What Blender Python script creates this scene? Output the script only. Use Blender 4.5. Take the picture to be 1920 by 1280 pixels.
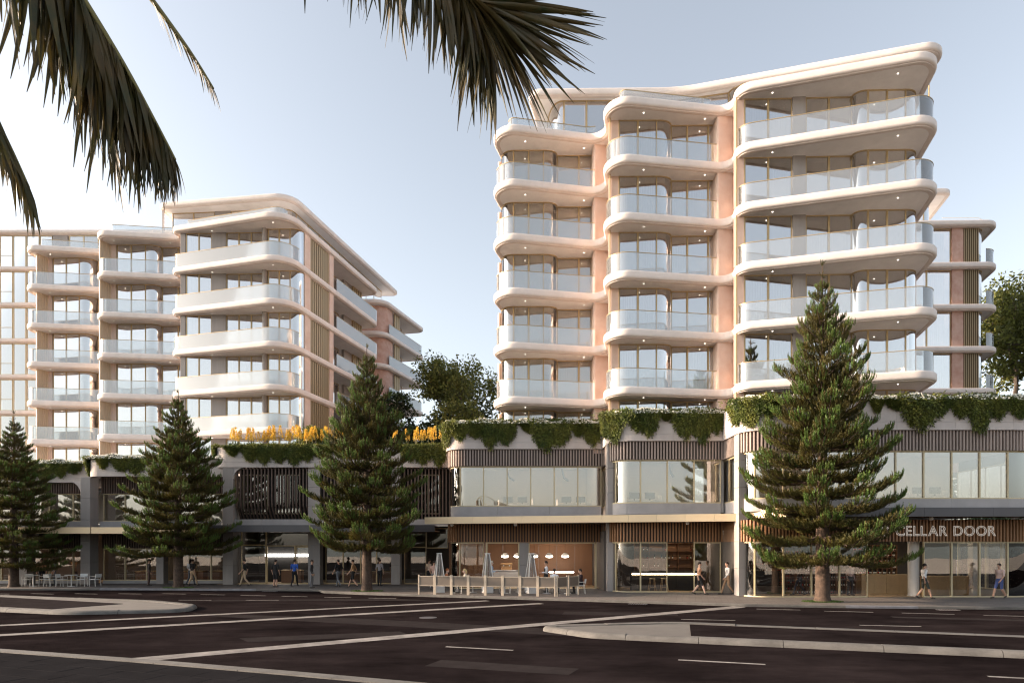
import bpy, bmesh, math, random
import numpy as np
from mathutils import Vector, Matrix

for _o in list(bpy.data.objects):
    bpy.data.objects.remove(_o, do_unlink=True)
random.seed(7)
SC = bpy.context.scene
COL = SC.collection
R = math.radians

# ------------------------------------------------------------------ camera
cam = bpy.data.cameras.new('camera')
cam.sensor_width = 36.0
cam.lens = 22.5
cam.shift_y = 0.199
cam.clip_start = 0.05
cam.clip_end = 3000
co = bpy.data.objects.new('camera', cam)
COL.objects.link(co)
co.location = (0, 0, 2.75)
co.rotation_euler = (R(90), 0, 0)
SC.camera = co

# ------------------------------------------------------------------ sky and sun
SUN_AZ, SUN_EL = 271.5, 15.0          # degrees clockwise from +Y (the view direction), and above the horizon
world = bpy.data.worlds.new('World')
SC.world = world
world.use_nodes = True
wn = world.node_tree.nodes
sky = wn.new('ShaderNodeTexSky')
sky.sky_type = 'NISHITA'
sky.sun_disc = False
sky.sun_elevation = R(SUN_EL)
sky.sun_rotation = R(SUN_AZ)
sky.air_density = 1.0
sky.dust_density = 2.6
sky.ozone_density = 0.8
veil = wn.new('ShaderNodeHueSaturation')        # thin high cloud veil: paler sky all over
veil.inputs['Saturation'].default_value = 0.47
world.node_tree.links.new(sky.outputs[0], veil.inputs['Color'])
world.node_tree.links.new(veil.outputs[0], wn['Background'].inputs[0])
wn['Background'].inputs[1].default_value = 0.15
sl = bpy.data.lights.new('sun', 'SUN')
sl.energy = 4.5
sl.angle = R(2.5)
sl.color = (1.0, 0.76, 0.56)
so = bpy.data.objects.new('sun', sl)
COL.objects.link(so)
_d = Vector((-math.sin(R(SUN_AZ)) * math.cos(R(SUN_EL)), -math.cos(R(SUN_AZ)) * math.cos(R(SUN_EL)), -math.sin(R(SUN_EL))))
so.rotation_euler = _d.to_track_quat('-Z', 'Y').to_euler()
so.location = (-40, -10, 40)
vs = SC.view_settings
vs.view_transform = 'Standard'
vs.look = 'None'
vs.exposure = 1.30
vs.gamma = 1.0
vs.use_curve_mapping = False
SC.cycles.use_denoising = True
SC.cycles.filter_width = 1.2
SC.cycles.max_bounces = 8
SC.cycles.transparent_max_bounces = 16
SC.cycles.diffuse_bounces = 4
SC.cycles.glossy_bounces = 4
SC.cycles.sample_clamp_indirect = 6.0
SC.cycles.caustics_reflective = False
SC.cycles.caustics_refractive = False

# ------------------------------------------------------------------ materials
M = {}
def _nt(name):
    m = bpy.data.materials.new(name)
    m.use_nodes = True
    M[name] = m
    return m, m.node_tree.nodes, m.node_tree.links, m.node_tree.nodes['Principled BSDF']

def mat(name, col, rough=.7, metal=0., var=.0, scale=3., bump=0., bscale=40., spec=.4, island=0., col2=None, streak=False, trans=0., joints=None, wear=None):
    m, n, l, b = _nt(name)
    b.inputs['Roughness'].default_value = rough
    b.inputs['Metallic'].default_value = metal
    b.inputs['Specular IOR Level'].default_value = spec
    b.inputs['Base Color'].default_value = (*col, 1)
    out = None
    geo = n.new('ShaderNodeNewGeometry')
    if var or col2:
        tx = n.new('ShaderNodeTexNoise')
        tx.inputs['Scale'].default_value = scale
        tx.inputs['Detail'].default_value = 6
        tx.inputs['Roughness'].default_value = .65
        mp = n.new('ShaderNodeMapping')
        if streak:
            mp.inputs['Scale'].default_value = (1, 1, .12)
        l.new(geo.outputs['Position'], mp.inputs['Vector'])
        l.new(mp.outputs[0], tx.inputs['Vector'])
        rp = n.new('ShaderNodeValToRGB')
        rp.color_ramp.elements[0].position = .32
        rp.color_ramp.elements[1].position = .7
        c2 = col2 if col2 else tuple(min(1, c * (1 + var)) for c in col)
        c1 = col if col2 else tuple(c * (1 - var) for c in col)
        rp.color_ramp.elements[0].color = (*c1, 1)
        rp.color_ramp.elements[1].color = (*c2, 1)
        l.new(tx.outputs['Fac'], rp.inputs[0])
        out = rp.outputs[0]
    if island:
        hs = n.new('ShaderNodeHueSaturation')
        mr = n.new('ShaderNodeMapRange')
        mr.inputs['To Min'].default_value = 1 - island
        mr.inputs['To Max'].default_value = 1 + island
        l.new(geo.outputs['Random Per Island'], mr.inputs['Value'])
        l.new(mr.outputs[0], hs.inputs['Value'])
        if out:
            l.new(out, hs.inputs['Color'])
        else:
            hs.inputs['Color'].default_value = (*col, 1)
        out = hs.outputs[0]
    if joints:
        br = n.new('ShaderNodeTexBrick')
        br.inputs['Scale'].default_value = 1.0
        br.inputs['Brick Width'].default_value = joints[0]
        br.inputs['Row Height'].default_value = joints[1]
        br.inputs['Mortar Size'].default_value = joints[2]
        br.inputs['Color1'].default_value = (1, 1, 1, 1)
        br.inputs['Color2'].default_value = (.8, .8, .8, 1)
        br.inputs['Mortar'].default_value = (.45, .45, .45, 1)
        mp2 = n.new('ShaderNodeMapping')
        mp2.inputs['Rotation'].default_value = (0, 0, joints[3])
        l.new(geo.outputs['Position'], mp2.inputs['Vector'])
        l.new(mp2.outputs[0], br.inputs['Vector'])
        mx = n.new('ShaderNodeMix')
        mx.data_type = 'RGBA'
        mx.blend_type = 'MULTIPLY'
        mx.inputs['Factor'].default_value = 1
        if out:
            l.new(out, mx.inputs['A'])
        else:
            mx.inputs['A'].default_value = (*col, 1)
        l.new(br.outputs[0], mx.inputs['B'])
        out = mx.outputs['Result']
    if wear:
        tw = n.new('ShaderNodeTexNoise')
        tw.inputs['Scale'].default_value = wear[2]
        tw.inputs['Detail'].default_value = 9
        tw.inputs['Roughness'].default_value = .75
        mw_ = n.new('ShaderNodeMapping')
        mw_.inputs['Rotation'].default_value = (0, 0, .3)
        mw_.inputs['Scale'].default_value = (.35, 1.0, 1.0)
        l.new(geo.outputs['Position'], mw_.inputs['Vector'])
        l.new(mw_.outputs[0], tw.inputs['Vector'])
        mr2 = n.new('ShaderNodeMapRange')
        mr2.inputs['From Min'].default_value = .3
        mr2.inputs['From Max'].default_value = .7
        mr2.inputs['To Min'].default_value = wear[0]
        mr2.inputs['To Max'].default_value = wear[1]
        l.new(tw.outputs['Fac'], mr2.inputs['Value'])
        hv = n.new('ShaderNodeHueSaturation')
        l.new(mr2.outputs[0], hv.inputs['Value'])
        l.new(out, hv.inputs['Color'])
        out = hv.outputs[0]
    if out:
        l.new(out, b.inputs['Base Color'])
    if bump:
        tb = n.new('ShaderNodeTexNoise')
        tb.inputs['Scale'].default_value = bscale
        tb.inputs['Detail'].default_value = 4
        l.new(geo.outputs['Position'], tb.inputs['Vector'])
        bp = n.new('ShaderNodeBump')
        bp.inputs['Strength'].default_value = bump
        bp.inputs['Distance'].default_value = .02
        l.new(tb.outputs['Fac'], bp.inputs['Height'])
        l.new(bp.outputs[0], b.inputs['Normal'])
    if trans:
        o = n['Material Output']
        tr = n.new('ShaderNodeBsdfTranslucent')
        if out:
            l.new(out, tr.inputs['Color'])
        else:
            tr.inputs['Color'].default_value = (*col, 1)
        ms = n.new('ShaderNodeMixShader')
        ms.inputs[0].default_value = trans
        l.new(b.outputs[0], ms.inputs[1])
        l.new(tr.outputs[0], ms.inputs[2])
        l.new(ms.outputs[0], o.inputs[0])
    return m

def glass(name, tint=(.9, .92, .92), refl=.12, rough=.01, haze=0., hazecol=(.8, .82, .82), wavy=0.):
    m, n, l, b = _nt(name)
    n.remove(b)
    o = n['Material Output']
    t = n.new('ShaderNodeBsdfTransparent')
    t.inputs[0].default_value = (*tint, 1)
    g = n.new('ShaderNodeBsdfGlossy')
    g.inputs['Roughness'].default_value = rough
    g.inputs['Color'].default_value = (.95, .95, .95, 1)
    fr = n.new('ShaderNodeFresnel')
    fr.inputs['IOR'].default_value = 1.5
    ad = n.new('ShaderNodeMath')
    ad.operation = 'ADD'
    ad.use_clamp = True
    ad.inputs[1].default_value = refl
    l.new(fr.outputs[0], ad.inputs[0])
    ms = n.new('ShaderNodeMixShader')
    l.new(ad.outputs[0], ms.inputs[0])
    src = t.outputs[0]
    if haze:
        d = n.new('ShaderNodeBsdfDiffuse')
        d.inputs[0].default_value = (*hazecol, 1)
        m2 = n.new('ShaderNodeMixShader')
        m2.inputs[0].default_value = haze
        l.new(t.outputs[0], m2.inputs[1])
        l.new(d.outputs[0], m2.inputs[2])
        src = m2.outputs[0]
    l.new(src, ms.inputs[1])
    l.new(g.outputs[0], ms.inputs[2])
    l.new(ms.outputs[0], o.inputs[0])
    if wavy:
        tb = n.new('ShaderNodeTexNoise')
        tb.inputs['Scale'].default_value = .8
        geo = n.new('ShaderNodeNewGeometry')
        l.new(geo.outputs['Position'], tb.inputs['Vector'])
        bp = n.new('ShaderNodeBump')
        bp.inputs['Strength'].default_value = wavy
        bp.inputs['Distance'].default_value = .02
        l.new(tb.outputs['Fac'], bp.inputs['Height'])
        l.new(bp.outputs[0], g.inputs['Normal'])
    return m

def emit(name, col, s):
    m, n, l, b = _nt(name)
    b.inputs['Base Color'].default_value = (*col, 1)
    b.inputs['Emission Color'].default_value = (*col, 1)
    b.inputs['Emission Strength'].default_value = s
    return m

mat('slab', (.76, .68, .635), .75, var=.07, scale=1.6, wear=(.9, 1.06, .8), bump=.12, bscale=18)
mat('soffit', (.92, .89, .88), .8, var=.07, scale=1.2, bump=.08, bscale=14)
mat('bounce_floor', (.90, .86, .81), .6, var=.03, scale=2)  # unseen slab tops, made pale to bounce light onto the soffits
mat('stone', (.65, .46, .37), .8, col2=(.73, .58, .50), scale=1.1, bump=.2, bscale=9)
mat('stone_red', (.46, .26, .20), .8, col2=(.60, .41, .34), scale=1.6, bump=.2, bscale=9)
mat('concrete', (.33, .30, .285), .8, var=.14, scale=1.1, bump=.2, bscale=16, streak=True)
mat('parapet', (.56, .50, .47), .8, wear=(.82, 1.08, 1.4), var=.09, scale=.9, bump=.15, bscale=14, streak=True)
mat('beam', (.40, .375, .37), .8, var=.12, scale=.9, bump=.15, bscale=14)
mat('gold', (.50, .37, .20), .45, .25, var=.06)
mat('gold_pale', (.60, .50, .32), .45, .15, var=.06)
mat('louvre', (.36, .27, .16), .5, .3, island=.12)
mat('batten_pale', (.36, .29, .255), .65, island=.14)
mat('batten_warm', (.30, .155, .075), .55, island=.18)
mat('batten_dark', (.115, .078, .062), .6, island=.18)
mat('board', (.62, .50, .37), .6, island=.06)
mat('dark', (.025, .022, .02), .8)
mat('backing', (.07, .05, .04), .8)
mat('canopy_metal', (.78, .61, .40), .42, .35, var=.05, scale=.7)
mat('canopy_dark', (.105, .10, .105), .5, .2, var=.08, scale=.7)
mat('canopy_soffit', (.17, .10, .06), .6, var=.1, scale=2)
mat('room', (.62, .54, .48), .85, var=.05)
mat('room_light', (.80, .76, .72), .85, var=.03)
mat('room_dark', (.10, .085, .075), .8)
mat('timber_wall', (.23, .115, .06), .5, var=.12, scale=1.5, streak=True)
mat('timber_pale', (.50, .34, .18), .5, var=.1, scale=2.2)
mat('floor_wood', (.38, .26, .15), .5, var=.1)
mat('curtain', (.74, .68, .60), .9, island=.04, trans=.35)
mat('curtain_peach', (.92, .82, .71), .9, island=.05)
mat('asphalt', (.0085, .0066, .0068), .9, col2=(.024, .0185, .0185), scale=.22, bump=.5, bscale=90, spec=.0, wear=(.55, 1.55, .9))
mat('asphalt_patch', (.031, .0262, .0258), .85, var=.15, scale=1.5, bump=.4, bscale=90, spec=.0)
mat('sand', (.60, .52, .43), .95, var=.08, scale=.3)
mat('sea', (.03, .06, .075), .12, var=.1, scale=.02, bump=.3, bscale=.8)
mat('ground', (.10, .09, .08), .9, var=.2, scale=.05)
mat('paint', (.26, .24, .225), .8, spec=.05, var=.30, scale=2.6, wear=(.6, 1.25, 1.3))
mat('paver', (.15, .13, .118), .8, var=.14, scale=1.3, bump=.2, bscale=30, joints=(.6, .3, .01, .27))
mat('paver_near', (.020, .019, .020), .85, var=.16, scale=1.0, bump=.25, bscale=40, spec=.0)  # dark pavers, darkened further so street shade sits in the colour
mat('kerb', (.115, .108, .10), .85, var=.2, scale=1.2, wear=(.7, 1.2, 3.0), bump=.35, bscale=25, island=.08)  # base colour lowered in place of shade over the street
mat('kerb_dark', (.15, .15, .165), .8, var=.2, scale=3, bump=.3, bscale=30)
mat('island_top', (.125, .115, .105), .85, var=.12, scale=1.5, bump=.3, bscale=30)
mat('bark', (.035, .024, .018), .9, col2=(.105, .068, .048), scale=7, bump=.9, bscale=22)
mat('bark_grey', (.10, .08, .065), .9, var=.3, scale=6, bump=.6, bscale=20)
mat('needle', (.047, .055, .014), .6, island=.4, trans=.28, col2=(.125, .095, .020), scale=1.4)
mat('needle_tip', (.105, .17, .034), .55, island=.35, trans=.3)
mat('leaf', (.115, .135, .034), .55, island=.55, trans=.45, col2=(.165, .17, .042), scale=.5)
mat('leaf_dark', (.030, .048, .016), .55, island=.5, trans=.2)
mat('hedge_leaf', (.025, .045, .018), .5, island=.5, trans=.15)
mat('petal', (.80, .78, .68), .6, island=.12, trans=.2)
mat('trail', (.07, .105, .022), .6, island=.75, trans=.3, col2=(.18, .18, .036), scale=1.2)
mat('agave', (.10, .15, .085), .5, island=.25)
mat('yellow', (.82, .60, .12), .6, island=.2, trans=.2)
mat('stalk', (.30, .28, .12), .6)
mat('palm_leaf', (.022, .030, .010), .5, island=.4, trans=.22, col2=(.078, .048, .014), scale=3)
mat('palm_rib', (.16, .14, .045), .5)
mat('palm_trunk', (.12, .09, .065), .9, var=.3, scale=5, bump=1, bscale=12)
mat('grass', (.06, .10, .02), .8, island=.3)
emit('sign_glow', (.95, .86, .76), .10)
mat('white_metal', (.72, .69, .65), .45)
mat('white_paint', (.75, .74, .72), .5)
mat('screen_frame', (.44, .37, .29), .5)
mat('screen_fabric', (.235, .195, .16), .8, var=.06, scale=3, trans=.3)
mat('mesh_grey', (.30, .27, .25), .6)
mat('bottle', (.02, .025, .015), .15, island=.5)
mat('label_red', (.45, .04, .03), .5)
mat('paper', (.78, .72, .62), .7)
mat('copper', (.60, .35, .18), .3, .8)
mat('blue_panel', (.05, .07, .11), .5)
glass('glass_clear', (.96, .94, .90), .20, .01)
glass('glass_win', (.90, .86, .82), .50, .005, wavy=.06)
glass('glass_pod', (.92, .90, .88), .20, .005, wavy=.08)
glass('glass_shop', (.94, .93, .91), .06, .005, wavy=.08)
glass('glass_bal', (.92, .94, .94), .10, .03, haze=.16, hazecol=(.80, .82, .83))
glass('glass_frit', (.90, .93, .93), .10, .04, haze=.40, hazecol=(.70, .73, .74))
emit('downlight', (1, .93, .82), 1.7)
emit('pendant_glow', (1, .90, .75), 9)
emit('room_fill_glow', (1, .84, .62), 12)  # glow of the added strips that brighten the rooms
emit('led_warm', (1, .80, .50), 6)
emit('led_white', (1, .97, .92), 5)

# ------------------------------------------------------------------ helpers
BASE = {}
def tag(o, label=None, cat=None, group=None, kind=None):
    if label: o['label'] = label
    if cat: o['category'] = cat
    if group: o['group'] = group
    if kind: o['kind'] = kind
    return o

def thing(name, label, cat, loc=(0, 0, 0), rz=0., group=None):
    o = bpy.data.objects.new(name, None)
    COL.objects.link(o)
    o.empty_display_size = .3
    o.location = loc
    o.rotation_euler = (0, 0, rz)
    return tag(o, label, cat, group)

def building(name, label, cat, loc):
    o = thing(name, label, cat, loc)
    BASE[o.name] = Vector(loc)
    return o

def fin(me, mats, smooth=None):
    for k in (mats if isinstance(mats, (list, tuple)) else [mats]):
        me.materials.append(M[k])
    if smooth:
        me.polygons.foreach_set('use_smooth', [True] * len(me.polygons))
        me.set_sharp_from_angle(angle=R(smooth))
    me.update()
    return me

def put(name, me, parent=None, loc=None):
    o = bpy.data.objects.new(name, me)
    COL.objects.link(o)
    if parent:
        o.parent = parent
        if parent.name in BASE:
            o.location = -BASE[parent.name]
    if loc is not None:
        o.location = loc
    return o

def npmesh(name, V, F, mi=None):
    V = np.asarray(V, dtype=np.float32).reshape(-1, 3)
    F = np.asarray(F, dtype=np.int32)
    me = bpy.data.meshes.new(name)
    k = F.shape[1]
    me.vertices.add(len(V))
    me.vertices.foreach_set('co', V.ravel())
    me.loops.add(F.size)
    me.loops.foreach_set('vertex_index', F.ravel())
    me.polygons.add(len(F))
    me.polygons.foreach_set('loop_start', np.arange(0, F.size, k, dtype=np.int32))
    if mi is not None:
        me.polygons.foreach_set('material_index', np.asarray(mi, dtype=np.int32))
    me.update(calc_edges=True)
    me.validate()
    return me

def copy_tree(o, parent=None, dz=None):
    c = o.copy()
    COL.objects.link(c)
    c.parent = parent
    if dz is not None:
        c.location = o.location + Vector((0, 0, dz))
    for ch in o.children:
        copy_tree(ch, c)
    return c

def norms(P, closed=False):
    P = [Vector(p[:2]) for p in P]
    n = len(P)
    out = []
    for i in range(n):
        a = P[i - 1] if (i > 0 or closed) else None
        c = P[(i + 1) % n] if (i < n - 1 or closed) else None
        b = P[i]
        ns = []
        for u, w in ((a, b), (b, c)):
            if u is not None and w is not None and (w - u).length > 1e-7:
                t = (w - u).normalized()
                ns.append(Vector((t.y, -t.x)))
        s = sum(ns, Vector((0, 0)))
        if s.length < 1e-6:
            s = ns[0]
        s.normalize()
        k = max(.4, s.dot(ns[0]))
        out.append(s / k)
    return out

def offset(P, d, closed=False):
    N = norms(P, closed)
    return [(p[0] + n.x * d, p[1] + n.y * d) for p, n in zip(P, N)]

def fillet(C, closed=True, seg=8):
    """C: list of (x, y, r) corners -> rounded polyline"""
    out = []
    n = len(C)
    for i in range(n):
        x, y, r = C[i]
        if (not closed and i in (0, n - 1)) or r <= 0:
            out.append((x, y))
            continue
        p = Vector((x, y))
        a = Vector(C[i - 1][:2]) - p
        b = Vector(C[(i + 1) % n][:2]) - p
        la, lb = a.length, b.length
        a.normalize(); b.normalize()
        ang = a.angle(b)
        t = min(r / math.tan(ang / 2), la * .48, lb * .48)
        rr = t * math.tan(ang / 2)
        bis = (a + b).normalized()
        c = p + bis * (rr / math.sin(ang / 2))
        s = p + a * t
        e = p + b * t
        a0 = math.atan2(s.y - c.y, s.x - c.x)
        a1 = math.atan2(e.y - c.y, e.x - c.x)
        d = (a1 - a0 + math.pi) % (2 * math.pi) - math.pi
        for k in range(seg + 1):
            q = a0 + d * k / seg
            out.append((c.x + rr * math.cos(q), c.y + rr * math.sin(q)))
    return out

def sample(P, step):
    """points every ~step metres along an open polyline"""
    P = [Vector(p[:2]) for p in P]
    L = [0]
    for a, b in zip(P, P[1:]):
        L.append(L[-1] + (b - a).length)
    n = max(1, round(L[-1] / step))
    out = []
    j = 0
    for i in range(n + 1):
        s = L[-1] * i / n
        while j < len(L) - 2 and L[j + 1] < s:
            j += 1
        t = (s - L[j]) / max(1e-9, L[j + 1] - L[j])
        q = P[j].lerp(P[j + 1], t)
        out.append((q.x, q.y))
    return out

def sub(P, s0, s1):
    """part of an open polyline between arc lengths"""
    P = [Vector(p[:2]) for p in P]
    out = []
    s = 0
    for a, b in zip(P, P[1:]):
        l = (b - a).length
        if l < 1e-9:
            continue
        if s + l > s0 and s < s1:
            t0 = max(0, (s0 - s) / l)
            t1 = min(1, (s1 - s) / l)
            if not out:
                q = a.lerp(b, t0); out.append((q.x, q.y))
            q = a.lerp(b, t1); out.append((q.x, q.y))
        s += l
    return out

def plen(P):
    return sum((Vector(b[:2]) - Vector(a[:2])).length for a, b in zip(P, P[1:]))

def bez(a, b, c, n=8):
    return [tuple((1 - t) ** 2 * a[k] + 2 * t * (1 - t) * b[k] + t * t * c[k] for k in range(len(a))) for t in [i / n for i in range(n + 1)]]

class MB:
    def __init__(s):
        s.v = []; s.f = []; s.m = []
    def add(s, vs, fs, mi=0):
        k = len(s.v)
        s.v += [tuple(v) for v in vs]
        s.f += [tuple(i + k for i in f) for f in fs]
        s.m += [mi] * len(fs)
        return s
    def box(s, x0, x1, y0, y1, z0, z1, mi=0):
        return s.add([(x0, y0, z0), (x1, y0, z0), (x1, y1, z0), (x0, y1, z0), (x0, y0, z1), (x1, y0, z1), (x1, y1, z1), (x0, y1, z1)],
                     [(3, 2, 1, 0), (4, 5, 6, 7), (0, 1, 5, 4), (1, 2, 6, 5), (2, 3, 7, 6), (3, 0, 4, 7)], mi)
    def rbox(s, x0, x1, y0, y1, z0, z1, b=.02, mi=0):
        """box with chamfered edges"""
        vs = []
        for z, d in ((z0, b), (z0 + b, 0), (z1 - b, 0), (z1, b)):
            c = b * .6 if d == 0 else 0
            x, X, y, Y = x0 + d, x1 - d, y0 + d, y1 - d
            vs += [(x + c, y, z), (X - c, y, z), (X, y + c, z), (X, Y - c, z), (X - c, Y, z), (x + c, Y, z), (x, Y - c, z), (x, y + c, z)]
        fs = [tuple(range(7, -1, -1)), tuple(range(24, 32))]
        for k in range(3):
            for i in range(8):
                j = (i + 1) % 8
                fs.append((k * 8 + i, k * 8 + j, k * 8 + 8 + j, k * 8 + 8 + i))
        return s.add(vs, fs, mi)
    def bar(s, p, q, w, h=None, mi=0):
        """square bar between two 3D points"""
        p = Vector(p); q = Vector(q); h = h or w
        d = (q - p).normalized()
        up = Vector((0, 0, 1)) if abs(d.z) < .95 else Vector((0, 1, 0))
        a = d.cross(up).normalized() * w / 2
        b = a.normalized().cross(d) * h / 2
        vs = [p - a - b, p + a - b, p + a + b, p - a + b, q - a - b, q + a - b, q + a + b, q - a + b]
        return s.add(vs, [(3, 2, 1, 0), (4, 5, 6, 7), (0, 1, 5, 4), (1, 2, 6, 5), (2, 3, 7, 6), (3, 0, 4, 7)], mi)
    def sweep(s, P, prof, closed=False, mi=0):
        """closed profile [(out, z)] swept along a plan polyline; capped when open"""
        N = norms(P, closed)
        k = len(prof)
        vs = []
        for p, n in zip(P, N):
            for d, z in prof:
                vs.append((p[0] + n.x * d, p[1] + n.y * d, z))
        fs = []
        m = len(P)
        for i in range(m if closed else m - 1):
            j = (i + 1) % m
            for a in range(k):
                b = (a + 1) % k
                fs.append((i * k + a, j * k + a, j * k + b, i * k + b))
        if not closed:
            fs.append(tuple(range(k - 1, -1, -1)))
            fs.append(tuple((m - 1) * k + a for a in range(k)))
        return s.add(vs, fs, mi)
    def band(s, P, d0, d1, z0, z1, closed=False, mi=0):
        return s.sweep(P, [(d1, z0), (d1, z1), (d0, z1), (d0, z0)], closed, mi)
    def prism(s, P, z0, z1, mi=0):
        n = len(P)
        vs = [(p[0], p[1], z0) for p in P] + [(p[0], p[1], z1) for p in P]
        fs = [tuple(range(n - 1, -1, -1)), tuple(range(n, 2 * n))] + [(i, (i + 1) % n, n + (i + 1) % n, n + i) for i in range(n)]
        return s.add(vs, fs, mi)
    def tube(s, pts, r, n=6, mi=0, cap=True):
        pts = [Vector(p) for p in pts]
        rs = r if isinstance(r, (list, tuple)) else [r] * len(pts)
        vs = []
        ref = None
        for i, p in enumerate(pts):
            d = (pts[min(i + 1, len(pts) - 1)] - pts[max(i - 1, 0)]).normalized()
            if ref is None:
                ref = Vector((0, 0, 1)) if abs(d.z) < .9 else Vector((1, 0, 0))
            a = d.cross(ref)
            if a.length < 1e-4:
                a = d.cross(Vector((.3, 1, .2)))
            a.normalize()
            b = a.cross(d).normalized()
            ref = b
            for k in range(n):
                t = 2 * math.pi * k / n
                vs.append(p + (a * math.cos(t) + b * math.sin(t)) * rs[i])
        fs = []
        for i in range(len(pts) - 1):
            for k in range(n):
                j = (k + 1) % n
                fs.append((i * n + k, i * n + j, i * n + n + j, i * n + n + k))
        if cap:
            fs.append(tuple(range(n - 1, -1, -1)))
            fs.append(tuple((len(pts) - 1) * n + k for k in range(n)))
        return s.add(vs, fs, mi)
    def lathe(s, prof, c=(0, 0, 0), n=14, mi=0):
        vs = []
        for r, z in prof:
            for k in range(n):
                t = 2 * math.pi * k / n
                vs.append((c[0] + r * math.cos(t), c[1] + r * math.sin(t), c[2] + z))
        fs = []
        for i in range(len(prof) - 1):
            for k in range(n):
                j = (k + 1) % n
                fs.append((i * n + k, i * n + j, i * n + n + j, i * n + n + k))
        fs.append(tuple(range(n - 1, -1, -1)))
        fs.append(tuple((len(prof) - 1) * n + k for k in range(n)))
        return s.add(vs, fs, mi)
    def mesh(s, name, mats, smooth=None):
        me = bpy.data.meshes.new(name)
        me.from_pydata(s.v, [], s.f)
        if any(s.m):
            me.polygons.foreach_set('material_index', s.m)
        return fin(me, mats, smooth)
    def build(s, name, mats, parent=None, smooth=None, loc=None):
        return put(name, s.mesh(name, mats, smooth), parent, loc)

def quads(name, C, A, B, mats, mi=None, parent=None, loc=None):
    """leaf cloud: centre C, half axes A (length) and B (width): pointed quads"""
    n = len(C)
    V = np.empty((n, 4, 3), np.float32)
    V[:, 0] = C - A; V[:, 1] = C + B; V[:, 2] = C + A; V[:, 3] = C - B
    F = np.arange(n * 4).reshape(n, 4)
    return put(name, fin(npmesh(name, V, F, mi), mats), parent, loc)

def rnd_dirs(rng, n):
    d = rng.normal(size=(n, 3))
    return d / np.linalg.norm(d, axis=1)[:, None]
# ------------------------------------------------------------------ the setting
o = MB().add([(-1500, -1500, -.03), (1500, -1500, -.03), (1500, 1500, -.03), (-1500, 1500, -.03)], [(0, 1, 2, 3)]).build('ground', 'ground')
tag(o, 'brown ground reaching to the horizon', kind='structure')
road = MB().add([(-75, 2, 0), (70, 2, 0), (70, 44, 0), (-75, 44, 0)], [(0, 1, 2, 3)]).build('road', 'asphalt')
tag(road, 'dark asphalt road junction', kind='structure')

def stripe(name, p, q, w, m='paint', z=.005):
    p = Vector(p); q = Vector(q)
    d = (q - p).normalized()
    n = Vector((-d.y, d.x)) * w / 2
    k = max(1, int((q - p).length / 3))
    vs, fs = [], []
    for i in range(k + 1):
        c = p.lerp(q, i / k)
        j = random.uniform(.94, 1.04)
        vs += [(*(c + n * j), z), (*(c - n * j), z)]
    fs = [(2 * i + 1, 2 * i + 3, 2 * i + 2, 2 * i) for i in range(k)]
    return MB().add(vs, fs).build(name, m, road)
stripe('crossing_line', (-24, 18.2), (-1.2, 31.9), .45)
stripe('crossing_line', (-24, 14.4), (1.4, 30.4), .52)
stripe('crossing_line', (-9.1, 15.35), (10.2, 28.7), .66)
for a, b in (((-1.8, 17.4), (.03, 16.8)), ((4.0, 15.4), (5.86, 14.8)), ((10.0, 13.45), (11.9, 12.85)),
             ((10.6, 27.75), (12.3, 27.3)), ((13.1, 26.85), (14.9, 26.4)), ((15.9, 26.1), (17.7, 25.6)), ((18.6, 25.25), (20.4, 24.75)),
             ((21.3, 24.5), (23.1, 24.0)), ((6.3, 23.85), (8.2, 23.5)), ((12.0, 22.1), (13.9, 21.75)), ((17.8, 20.5), (19.7, 20.1))):
    stripe('lane_dash', a, b, .13)
for i in range(10):
    x = -30 + i * 2.5
    y = 36.6 if x < -20 else 36.6 - (x + 20) * .25
    stripe('lane_dash', (x, y), (x + 1.5, y - .3), .14)
for i in range(5):
    x = -27 + i * 3.4
    stripe('lane_dash', (x, 32.4 - .05 * i), (x + 1.7, 32.3 - .05 * i), .12)
MB().add([(-13, 26.0, .0035), (-12.2, 25.1, .0035), (-1, 20.6, .0035), (3, 18.9, .0035), (3.4, 20.2, .0035), (0, 21.7, .0035), (-6, 24.2, .0035)], [(0, 1, 2, 3, 4, 5, 6)]).build('asphalt_patch', 'asphalt_patch', road)
MB().add([(-6, 33.2, .0035), (-15, 32.4, .0035), (-15, 31.6, .0035), (-4, 31.9, .0035)], [(0, 1, 2, 3)]).build('asphalt_patch', 'asphalt_patch', road)
def patch(pts, m='asphalt_patch'):
    MB().add([(x, y, .0036) for x, y in pts], [tuple(range(len(pts)))]).build('asphalt_patch', m, road)
patch([(-7.5, 18.2), (-3.1, 19.6), (-3.6, 20.5), (-8.1, 19.0)]); patch([(2.0, 25.6), (6.5, 25.0), (6.7, 26.0), (2.2, 26.7)]); patch([(-2.0, 14.6), (1.2, 13.6), (1.5, 14.3), (-1.7, 15.4)])
patch([(14.5, 24.3), (19.5, 23.0), (19.6, 23.6), (14.7, 24.9)])
for x, y, a in ((5.9, 30.3, -.38), (-14.5, 38.55, -.08), (18.6, 27.55, -.1)):
    g_ = MB()
    for i in range(8):
        g_.bar((x + math.cos(a) * (i - 3.5) * .11 - .2 * math.sin(a), y + math.sin(a) * (i - 3.5) * .11 + .2 * math.cos(a) - .25, .006), (x + math.cos(a) * (i - 3.5) * .11 + .2 * math.sin(a), y + math.sin(a) * (i - 3.5) * .11 - .2 * math.cos(a) - .25, .006), .05, .012)
    g_.bar((x - .46 * math.cos(a), y - .46 * math.sin(a) - .25, .004), (x + .46 * math.cos(a), y + .46 * math.sin(a) - .25, .004), .05, .012)
    g_.build('drain_grate', 'canopy_dark', road)
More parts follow.
